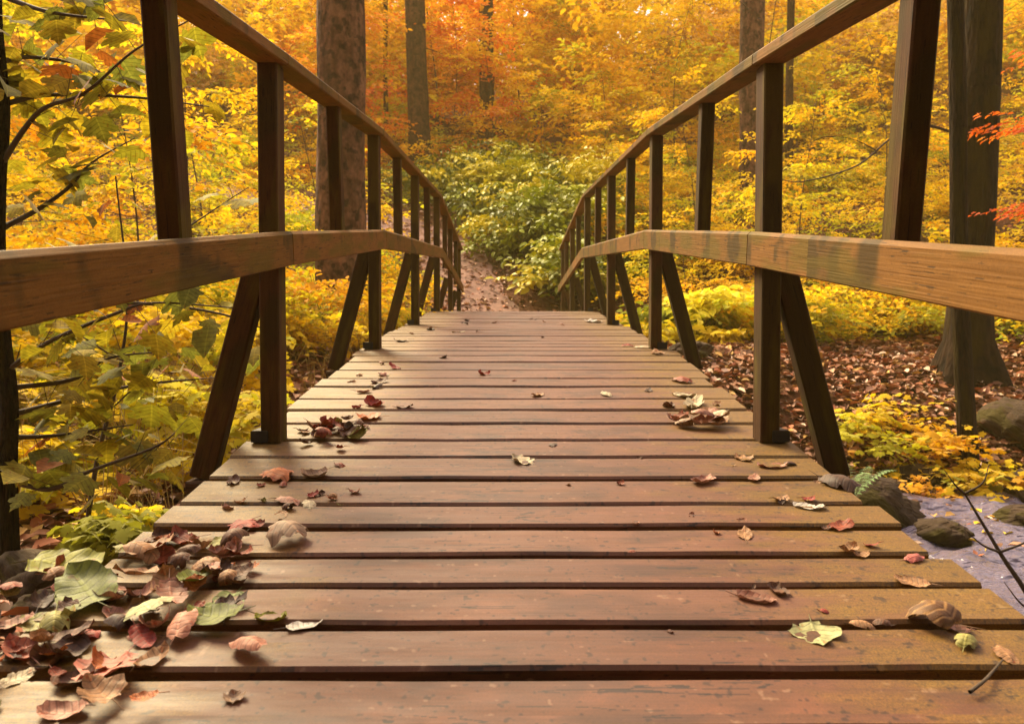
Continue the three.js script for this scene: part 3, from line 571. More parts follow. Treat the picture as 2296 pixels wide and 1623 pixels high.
// ---------------------------------------------------------------- leaf litter and grass on the ground
const LITTER = (() => { const b = Buf(); smallLeaf(b, new THREE.Matrix4(), 0.085, 0.055, 0.16, 0.12); return bufGeo(b); })();
{
  const R = rng(99), pl = [], pal = [[0.30, 0.12, 0.05], [0.38, 0.17, 0.08], [0.20, 0.08, 0.03], [0.48, 0.26, 0.15], [0.34, 0.11, 0.04], [0.44, 0.25, 0.06], [0.60, 0.42, 0.28], [0.14, 0.06, 0.025]];
  const add = (x, d) => { if (Math.abs(x) < 0.95 && d < 11.6) { if (R() < 0.8) return; } const g = groundY(x, d); if (g < -0.16) return; pl.push({ x, y: g + 0.012 + R() * 0.025, z: -d, yaw: R() * 6.283, tilt: (R() - 0.5) * 0.9, roll: (R() - 0.5) * 1.1, s: 0.7 + R() * 0.7, c: tint(R, pal, 0.25) }); };
  for (let k = 0; k < 26000; k++) { const d = 4.6 + R() * 8; add(0.9 + R() * (d * 0.75), d); }
  for (let k = 0; k < 16000; k++) { const d = 0.6 + R() * 11; add(-0.9 - R() * (1.2 + d * 0.65), d); }
  for (let k = 0; k < 18000; k++) { const d = 11.5 + R() * 16; add((R() - 0.5) * d * 1.3, d); }
  for (let k = 0; k < 1500; k++) { const t = R(), d = 11.2 + t * 7; if (R() < 0.5) continue; const x = piecePath(d) + (R() - 0.5) * 1.3; pl.push({ x, y: groundY(x, d) + 0.035, z: -d, yaw: R() * 6.28, tilt: 0, roll: (R() - 0.5), s: 0.6 + R() * 0.6, c: tint(R, pal, 0.25) }); }
  for (let k = 0; k < 260; k++) { const d = 3.9 + R() * 2.4, x = 0.9 + R() * 4; if (R() < 0.35) continue; const g = Math.max(groundY(x, d), -0.2); pl.push({ x, y: g + 0.02, z: -d, yaw: R() * 6.28, tilt: (R() - 0.5) * 0.4, roll: (R() - 0.5) * 0.5, s: 0.7 + R() * 0.5, c: tint(R, R() < 0.5 ? PAL.gold : pal, 0.2) }); }
  const im = instanced('leaf_litter', LITTER, M.litter, pl, scene); im.userData = { kind: 'stuff', label: 'brown fallen leaves covering the banks and the slope', category: 'leaf litter' };
  const b = Buf(); { const q = rng(5); for (let k = 0; k < 14; k++) { const a = q() * 6.28, l = 0.25 + q() * 0.3, r = 0.05 + q() * 0.22, p0 = V(Math.cos(a) * 0.03, 0, Math.sin(a) * 0.03), p1 = V(Math.cos(a) * r, l, Math.sin(a) * r), p2 = V(Math.cos(a) * r * 2, l * (0.6 + q() * 0.5), Math.sin(a) * r * 2); thinTwig(b, p0, p1, 0.0025); thinTwig(b, p1, p2, 0.0016); } }
  const gp = [], gg = bufGeo(b);
  for (let k = 0; k < 120; k++) { const d = 3.6 + R() * 6, x = -1.3 - R() * (0.8 + d * 0.45); gp.push({ x, y: groundY(x, d), z: -d, yaw: R() * 6.28, s: 0.6 + R() * 0.7, c: tint(R, [[1, 0.9, 0.7], [0.8, 0.75, 0.4], [1, 0.8, 0.6]], 0.1) }); }
  const gr = instanced('dry_grass', gg, M.straw, gp, scene); gr.userData = { kind: 'stuff', label: 'tufts of dry straw-coloured grass on the left bank', category: 'grass' };
}
// ---------------------------------------------------------------- the near sapling at the left edge, its leaves one by one
{
  const R = rng(4242);
  const P3 = (a) => a.map(([x, y, d]) => V(x, y, -d));
  const t = thing('leafy_sapling', 'slender dark sapling with large yellow-green leaves at the left edge', 'sapling');
  part('stem', tubeGeo(P3([[-1.86, 0.08, 3.0], [-1.86, 0.51, 3.0], [-1.85, 0.75, 3.0], [-1.87, 0.99, 3.0], [-1.88, 1.3, 3.0], [-1.87, 1.56, 3.0], [-1.85, 1.8, 3.0], [-1.88, 2.12, 3.02], [-1.89, 2.43, 3.05], [-1.91, 2.92, 3.1]]), [0.034, 0.03, 0.026, 0.022, 0.014], 9, 0.3, 0.05, 3, 1), M.barkMoss, t);
  const br = [
    [[-1.87, 1.59, 3], [-1.77, 1.72, 2.98], [-1.68, 1.79, 2.95], [-1.51, 1.83, 2.9], [-1.31, 1.96, 2.85], [-1.09, 2.05, 2.8]],
    [[-1.85, 1.82, 3.0], [-1.76, 1.88, 3.1], [-1.45, 1.9, 3.2], [-1.2, 1.88, 3.25]],
    [[-1.86, 1.97, 3.0], [-1.82, 2.02, 3.1], [-1.65, 2.01, 3.15], [-1.5, 1.95, 3.2]],
    [[-1.88, 1.37, 3.0], [-1.79, 1.46, 3.1], [-1.7, 1.55, 3.15], [-1.64, 1.65, 3.2], [-1.49, 1.76, 3.25]],
    [[-1.86, 0.86, 3], [-1.69, 0.96, 2.95], [-1.38, 1.07, 2.85], [-1.26, 1.1, 2.8], [-0.9, 1.08, 2.7]],
    [[-1.85, 0.8, 3], [-1.66, 0.83, 3.1], [-1.57, 0.9, 3.15], [-1.35, 0.93, 3.2]],
    [[-1.85, 0.46, 3], [-1.68, 0.44, 2.95], [-1.52, 0.51, 2.9], [-1.25, 0.61, 2.85], [-1.17, 0.66, 2.8]],
    [[-1.86, 0.62, 3.0], [-1.72, 0.62, 3.05], [-1.47, 0.65, 3.15]],
    [[-1.88, 2.22, 3.02], [-1.63, 2.11, 2.9], [-1.31, 2.04, 2.8]],
    [[-1.88, 1.2, 3.0], [-1.85, 1.26, 3.3], [-1.57, 1.35, 3.5], [-1.16, 1.63, 3.6]],
    [[-1.86, 1.05, 3.0], [-1.6, 1.12, 3.3], [-1.3, 1.08, 3.7], [-1.15, 1.0, 3.9]],
    [[-1.86, 0.7, 3.0], [-1.6, 0.78, 3.4], [-1.35, 0.80, 3.7]],
  ];
  const bl = Buf(); // a few leaf shapes shared by all leaves
  const shapes = [];
  for (let k = 0; k < 5; k++) { const b = Buf(); mapleLeaf(b, new THREE.Matrix4(), 0.105, 0.35, R); shapes.push(bufGeo(b)); }
  for (let k = 0; k < 3; k++) { const b = Buf(); smallLeaf(b, new THREE.Matrix4(), 0.11, 0.078, 0.06 + 0.05 * k, 0.15); shapes.push(bufGeo(b)); }
  const mats = [[0.36, 0.33, 0.02], [0.44, 0.37, 0.02], [0.52, 0.42, 0.02], [0.30, 0.29, 0.025], [0.60, 0.44, 0.02], [0.40, 0.30, 0.02], [0.52, 0.16, 0.02], [0.24, 0.25, 0.03]].map((c) => new THREE.MeshPhysicalMaterial({ color: new THREE.Color().setRGB(...c), map: M.vein, roughness: 0.9, specularIntensity: 0.3, transmission: 0.5, thickness: 0, side: THREE.DoubleSide }));
  br.forEach((pts, k) => {
    const c = new THREE.CatmullRomCurve3(P3(pts));
    const bm = part('branch', tubeGeo(P3(pts), [0.011, 0.008, 0.005, 0.002], 6, 0, 0.05, k, 1), M.twig, t);
    const n = 24;
    for (let q = 0; q < n; q++) {
      const u = 0.16 + 0.86 * q / n, p = c.getPoint(Math.min(1, u)), off = V((R() - 0.5) * 0.26, (R() - 0.55) * 0.24, (R() - 0.5) * 0.26);
      const m = part('leaf', shapes[Math.floor(R() * shapes.length)], mats[R() < 0.06 ? 6 : [0, 1, 2, 3, 4, 5, 7][Math.floor(R() * 7)]], t);
      m.position.copy(p).add(off); m.rotation.set((R() - 0.5) * 1.3, R() * 6.283, -0.35 + (R() - 0.5) * 1.1, 'YZX'); m.scale.setScalar(0.7 + 0.65 * R());
      if (q % 2 === 0) { const b = Buf(); thinTwig(b, p, m.position, 0.0016); part('twig', bufGeo(b), M.twig, bm); }
    }
  });
  const s = thing('dead_sapling', 'thin bare leaning stem left of the first left brace', 'sapling');
  part('stem', tubeGeo(P3([[-1.80, 0.1, 3.4], [-1.73, 0.5, 3.4], [-1.65, 0.79, 3.4], [-1.6, 1.12, 3.4], [-1.64, 1.64, 3.4]]), [0.011, 0.009, 0.007, 0.005, 0.003], 6, 0.2, 0.04, 8, 1), M.twig, s);
  for (const [y, a, l] of [[0.7, 0.5, 0.3], [0.9, 2.4, 0.26], [1.2, 5.2, 0.3]]) part('twig', tubeGeo([V(-1.66, y, -3.4), V(-1.66 + Math.cos(a) * l * 0.5, y + 0.09, -3.4 + Math.sin(a) * l * 0.5), V(-1.66 + Math.cos(a) * l, y + 0.13, -3.4 + Math.sin(a) * l)], [0.004, 0.003, 0.0015], 5, 0, 0, 2), M.twig, s);
}
// red-orange maple reaching in at the right edge
{
  const R = rng(515), t = thing('red_maple', 'young maple with orange-red leaf sprays reaching in at the right edge', 'sapling');
  const x0 = 5.0, d0 = 6.6, y0 = groundY(x0, d0);
  part('stem', tubeGeo([V(x0, y0 - 0.1, -d0), V(x0 - 0.05, y0 + 1.2, -d0), V(x0 + 0.05, y0 + 3, -d0)], [0.03, 0.024, 0.01], 8, 0.3, 0.04, 4, 1), M.barkMoss, t);
  const pl = [];
  for (const [y, dx, n] of [[2.62, -1.22, 22], [1.98, -0.95, 24], [3.2, -0.9, 20]]) {
    part('branch', tubeGeo([V(x0 - 0.03, y - 0.15, -d0), V(x0 + dx * 0.5, y + 0.02, -d0 + 0.1), V(x0 + dx, y, -d0 + 0.2)], [0.012, 0.007, 0.002], 6, 0, 0, 2), M.twig, t);
    for (let k = 0; k < n; k++) { const u = 0.45 + 0.6 * R(); pl.push({ x: x0 + dx * u + (R() - 0.5) * 0.1, y: y + (R() - 0.5) * 0.08, z: -d0 + 0.2 * u + (R() - 0.5) * 0.5, yaw: Math.PI + (R() - 0.5) * 2, tilt: (R() - 0.6) * 0.3, roll: (R() - 0.5) * 0.5, s: 0.5 + 0.3 * R(), c: tint(R, [[0.66, 0.15, 0.012], [0.68, 0.22, 0.015], [0.60, 0.10, 0.012]], 0.15) }); }
  }
  kindOf(instanced('crown', SPRAY[2], M.leaf, pl, t), 'stuff');
}
// bare twigs of the bank maples crossing behind the right railing
{
  const mk = (label, pts, side) => {
    const t = thing('bare_branch', label, 'branch'); const P = pts.map(([x, y, d]) => V(x, y, -d));
    part('branch', tubeGeo(P, [0.016, 0.011, 0.007, 0.003], 6, 0, 0.04, 3, 1), M.twig, t);
    for (const [a, b] of side) part('twig', tubeGeo([V(a[0], a[1], -a[2]), V((a[0] + b[0]) / 2, (a[1] + b[1]) / 2 + 0.03, -(a[2] + b[2]) / 2), V(b[0], b[1], -b[2])], [0.006, 0.004, 0.0015], 5, 0, 0, 4), M.twig, t);
  };
  mk('bare twisting branch growing from the thick dark trunk towards the second right post', [[4.35, 2.9, 8], [3.85, 2.98, 7.9], [3.55, 2.82, 7.8], [3.2, 2.55, 7.7], [2.6, 2.38, 7.6], [2.45, 2.4, 7.55]], [[[3.85, 2.98, 7.9], [3.9, 2.6, 7.8]], [[3.4, 2.7, 7.75], [3.0, 2.82, 7.7]], [[3.0, 2.82, 7.7], [2.7, 2.72, 7.65]], [[3.2, 2.55, 7.7], [2.9, 2.35, 7.7]]]);
}

// ---------------------------------------------------------------- stones and fern by the water
function stoneGeo(seed, r, sx, sy, sz) {
  let g = new THREE.IcosahedronGeometry(1, 6); g.deleteAttribute('uv'); g.deleteAttribute('normal'); g = mergeVertices(g, 1e-4); const p = g.attributes.position, uv = [];
  for (let i = 0; i < p.count; i++) {
    _v.fromBufferAttribute(p, i).normalize(); const n = fbm(_v.x * 1.4 + 5 + seed, _v.y * 1.4 + _v.z * 1.1, 4, seed) - 0.5, e = Math.abs(fbm(_v.x * 3 + seed, _v.z * 3 + _v.y * 4, 4, seed + 4) - 0.5) - 0.12;
    const k = r * (1 + n * 0.8 + e * 0.7); p.setXYZ(i, _v.x * k * sx, _v.y * k * sy, _v.z * k * sz); uv.push((_v.x + _v.y * 0.6) * k * 1.6, (_v.z - _v.y * 0.6) * k * 1.6);
  }
  g.setAttribute('uv', new THREE.Float32BufferAttribute(uv, 2)); g.computeVertexNormals(); return g;
}
[
  [2.33, 5.3, 0.24, 1.15, 0.85, 1, 'large mossy boulder beside the stream, next to the right board ends', 0.16],
  [2.75, 6.1, 0.2, 1.3, 0.7, 1, 'mossy stone behind the large mossy boulder', 0.08],
  [3.15, 6.35, 0.14, 1.2, 0.8, 1, 'small dark stone on the leafy bank', 0.06],
  [3.85, 6.0, 0.22, 1.2, 0.8, 1, 'dark mossy rock at the right edge above the yellow plants', 0.1],
  [4.3, 6.9, 0.26, 1.3, 0.8, 1, 'broad mossy rock below the thick dark trunk', 0.12],
  [3.35, 5.2, 0.2, 1.4, 0.6, 1, 'flat wet rock at the right edge of the stream', 0.1],
  [2.55, 4.85, 0.13, 1.3, 0.6, 1, 'small dark wet rock below the large mossy boulder', 0.12],
  [1.75, 8.1, 0.16, 1.3, 0.7, 1, 'small mossy stone near the third right brace', 0.05],
  [-1.62, 2.75, 0.085, 1.2, 0.8, 1, 'dark rounded stone left of the board ends, nearest the deck', 0.05],
  [-1.78, 2.95, 0.10, 1.2, 0.8, 1, 'dark rounded stone at the foot of the left sapling', 0.05],
  [-1.5, 2.6, 0.065, 1.3, 0.9, 1, 'small dark stone behind the green heap on the left', 0.04],
  [-1.72, 2.5, 0.075, 1.3, 0.8, 1, 'dark stone at the left edge in front of the sapling foot', 0.04],
  [-1.55, 2.15, 0.06, 1.2, 0.8, 1, 'small brown stone at the left edge beside the leaf heap', 0.04],
].forEach(([x, d, r, sx, sy, sz, label, up], k) => { const m = new THREE.Mesh(stoneGeo(60 + k, r, sx, sy, sz), M.rock); m.position.set(x, Math.max(groundY(x, d), -0.3) + up, -d); m.rotation.y = k * 1.3; tagged(m, 'boulder', label, 'stone', 'mossy stones by the bridge'); });
{ const m = new THREE.Mesh(stoneGeo(81, 0.2, 1.3, 0.7, 0.8), M.paleRock); m.position.set(-2.92, groundY(-2.92, 11.4) + 0.16, -11.4); tagged(m, 'pale_boulder', 'pale whitish boulder left of the thick pale trunk', 'stone'); }
{
  const R = rng(61), t = thing('fern', 'small bright green fern growing at the board ends by the boulder', 'fern'); const x = 1.98, d = 4.75, y = 0.12;
  t.position.set(x, y, -d); t.scale.setScalar(0.72);
  const fm = new THREE.MeshPhysicalMaterial({ color: new THREE.Color(0.16, 0.30, 0.04), roughness: 0.8, transmission: 0.3, thickness: 0, side: THREE.DoubleSide });
  for (let k = 0; k < 8; k++) {
    const a = k * 0.8 + R(), L = 0.3 + R() * 0.12, b = Buf(); let pp = V(0, -0.1, 0);
    for (let q = 1; q <= 12; q++) {
      const u = q / 12, p = V(Math.cos(a) * L * u * 0.75, -0.1 + L * (1.25 * u - 0.62 * u * u), Math.sin(a) * L * u * 0.75); thinTwig(b, pp, p, 0.0022);
      for (const s of [-1, 1]) smallLeaf(b, leafMatrix(p, -a + s * 1.25, 0, 0), 0.075 * Math.sin(Math.PI * Math.min(1, u * 0.85 + 0.12)), 0.022, 0.03, 0.1); pp = p;
    }
    part('frond', bufGeo(b), fm, t);
  }
}
// thin dark twiggy plant over the water at the right
{
  const t = thing('bare_shrub', 'thin dark leafless shrub leaning over the water at the right', 'shrub'); const b = [[1.62, -0.1, 2.6], [1.66, 0.1, 2.62], [1.58, 0.28, 2.68], [1.50, 0.46, 2.75]];
  part('stem', tubeGeo(b.map(([x, y, d]) => V(x, y, -d)), [0.011, 0.009, 0.006, 0.003], 6, 0, 0.06, 2, 1), M.twig, t);
  for (const [h, dx, dy] of [[1, 0.16, 0.1], [1, -0.1, 0.1], [2, 0.14, 0.12], [2, -0.12, 0.08], [3, 0.08, 0.1], [3, -0.07, 0.08]]) { const p = b[h]; part('twig', tubeGeo([V(p[0], p[1], -p[2]), V(p[0] + dx * 0.6, p[1] + dy * 0.4, -p[2] + 0.02), V(p[0] + dx, p[1] + dy, -p[2])], [0.005, 0.003, 0.001], 5, 0, 0, 3), M.twig, t); }
}

// ---------------------------------------------------------------- fallen leaves on the deck, each its own thing
const LCOL = { cream: [0.62, 0.50, 0.30], red: [0.36, 0.035, 0.015], palebrown: [0.46, 0.29, 0.17], brown: [0.17, 0.07, 0.03], olive: [0.38, 0.34, 0.08], rust: [0.34, 0.07, 0.025], orange: [0.58, 0.17, 0.04], pink: [0.52, 0.24, 0.15], tan: [0.44, 0.22, 0.09], dark: [0.09, 0.04, 0.02], white: [0.74, 0.66, 0.55], creamgreen: [0.52, 0.50, 0.22], striped: [0.34, 0.22, 0.10], redpink: [0.52, 0.13, 0.10], salmon: [0.62, 0.26, 0.15], green: [0.17, 0.19, 0.012], limegreen: [0.32, 0.31, 0.015], pinkbrown: [0.38, 0.16, 0.09], salmonred: [0.56, 0.16, 0.09], palegreen: [0.26, 0.30, 0.08] };
const LMAT = {};
for (const k in LCOL) LMAT[k] = new THREE.MeshPhysicalMaterial({ color: new THREE.Color().setRGB(...LCOL[k]), map: M.vein, bumpMap: M.vein, bumpScale: 0.0015, roughness: 0.6, specularIntensity: 0.5, transmission: 0.12, thickness: 0, side: THREE.DoubleSide });
{ const st = tex(256, 128, (u, v) => { const side = Math.abs(v - 0.5) * 2, r = ((u * 6 - side * 1.8) % 1 + 1) % 1, k = sstep(0.25, 0.45, Math.abs(r - 0.5)) ; const n = fbm(u * 8, v * 8, 3, 3); const f = hash2(Math.floor(u * 256), Math.floor(v * 128), 4); return mix3([0.52, 0.40, 0.27], [0.86, 0.74, 0.55], clamp(k * 0.8 + (n - 0.5) * 1.3)).map((x) => x * (0.88 + 0.24 * f)); }); LMAT.striped.map = st; LMAT.striped.color.setRGB(0.42, 0.30, 0.16); }
function leafOutline(kind, a) { // radius of the blade round its middle, stalk at a = pi
  const c = Math.cos(a), s = Math.abs(Math.sin(a));
  if (kind === 'oval') return 1 / Math.sqrt((c * c) / 1 + (s * s) / 0.36) * (1 + 0.10 * Math.max(0, c) ** 6);
  if (kind === 'heart') return 1 / Math.sqrt(c * c + s * s / 0.45) * (1 + 0.2 * Math.max(0, c) ** 10 - 0.22 * Math.max(0, -c) ** 14);
  const l = Math.abs(a) / Math.PI * 4.2; return (0.56 + 0.38 * Math.pow(Math.abs(Math.cos(l * Math.PI / 2 * 0.98)), 0.7)) * (1 - 0.35 * Math.max(0, -c) ** 8) * (1 + 0.06 * Math.sin(a * 22));
}
function fallenLeaf(kind, L, k1, k2, seed) {
  const R = rng(seed), b = Buf(), nr = 5, na = 30, h = L / 2, p1 = R() * 6, p2 = R() * 6, wv = 0.05 + 0.07 * R(), cup = R() < 0.75 ? 1 : -1;
  const put = (x, y) => { // bend along the midrib (k1) and across it (k2); both are turns of a cylinder
    const X = x * h, Y = y * h, a2 = k2 * y, r2 = h / Math.max(0.05, k2), a1 = k1 * x, r1 = h / Math.max(0.05, k1);
    const yy = k2 > 0.05 ? r2 * Math.sin(a2) : Y, lift2 = k2 > 0.05 ? r2 * (1 - Math.cos(a2)) : 0;
    const xx = k1 > 0.05 ? r1 * Math.sin(a1) : X, lift1 = k1 > 0.05 ? r1 * (1 - Math.cos(a1)) : 0;
    const rad = Math.hypot(x, y), w = wv * h * rad * rad * Math.sin(p1 + x * 5 + y * 7) + 0.04 * h * rad * Math.sin(p2 + y * 11 - x * 6);
    b.p.push(xx, cup * lift2 + lift1 * (cup > 0 ? 0.7 : -0.7) + w, yy); b.uv.push(0.5 + x * 0.5, 0.5 + y * 0.5);
  };
  put(0, 0);
  for (let r = 1; r <= nr; r++) for (let j = 0; j < na; j++) { const a = j / na * 2 * Math.PI - Math.PI, o = leafOutline(kind, a) * r / nr * (r === nr ? 1 + (R() - 0.5) * 0.12 - (R() < 0.05 ? 0.25 : 0) : 1); put(Math.cos(a) * o, Math.sin(a) * o); }
  for (let j = 0; j < na; j++) { b.i.push(0, 1 + (j + 1) % na, 1 + j); for (let r = 0; r < nr - 1; r++) { const q = 1 + r * na, a = q + j, c = q + (j + 1) % na; b.i.push(a, c, c + na, a, c + na, a + na); } }
  // stalk
  const e = V(b.p[(1 + (nr - 1) * na) * 3], b.p[(1 + (nr - 1) * na) * 3 + 1], b.p[(1 + (nr - 1) * na) * 3 + 2]);
  thinTwig(b, e, e.clone().add(V(-h * (0.3 + R() * 0.5), h * (R() - 0.4) * 0.3, h * (R() - 0.5) * 0.3)), 0.0011);
  return bufGeo(b);
}
function dropLeaf(x, d, L, kind, col, k1, k2, label, seed, group, lift = 0, yaw, tiltMax = 0.25) {
  const R = rng(seed), m = new THREE.Mesh(fallenLeaf(kind, L, k1, k2, seed), LMAT[col]);
  const sl = Math.atan(deckSlope(d)), q = new THREE.Quaternion().setFromAxisAngle(V(1, 0, 0), sl).multiply(new THREE.Quaternion().setFromEuler(new THREE.Euler((R() - 0.5) * tiltMax * 2, yaw ?? R() * 6.283, (R() - 0.5) * tiltMax * 2, 'YXZ')));
  m.quaternion.copy(q);
  let lo = 1e9; const p = m.geometry.attributes.position; const n = V(0, Math.cos(sl), Math.sin(sl));
  for (let i = 0; i < p.count - 6; i++) { _v.fromBufferAttribute(p, i).applyQuaternion(q); lo = Math.min(lo, _v.dot(n)); }
  m.position.set(x, deckY(d), -d).addScaledVector(n, -lo - 0.0015 + lift);
  tagged(m, 'fallen_leaf', label, 'leaf', group); return m;
}
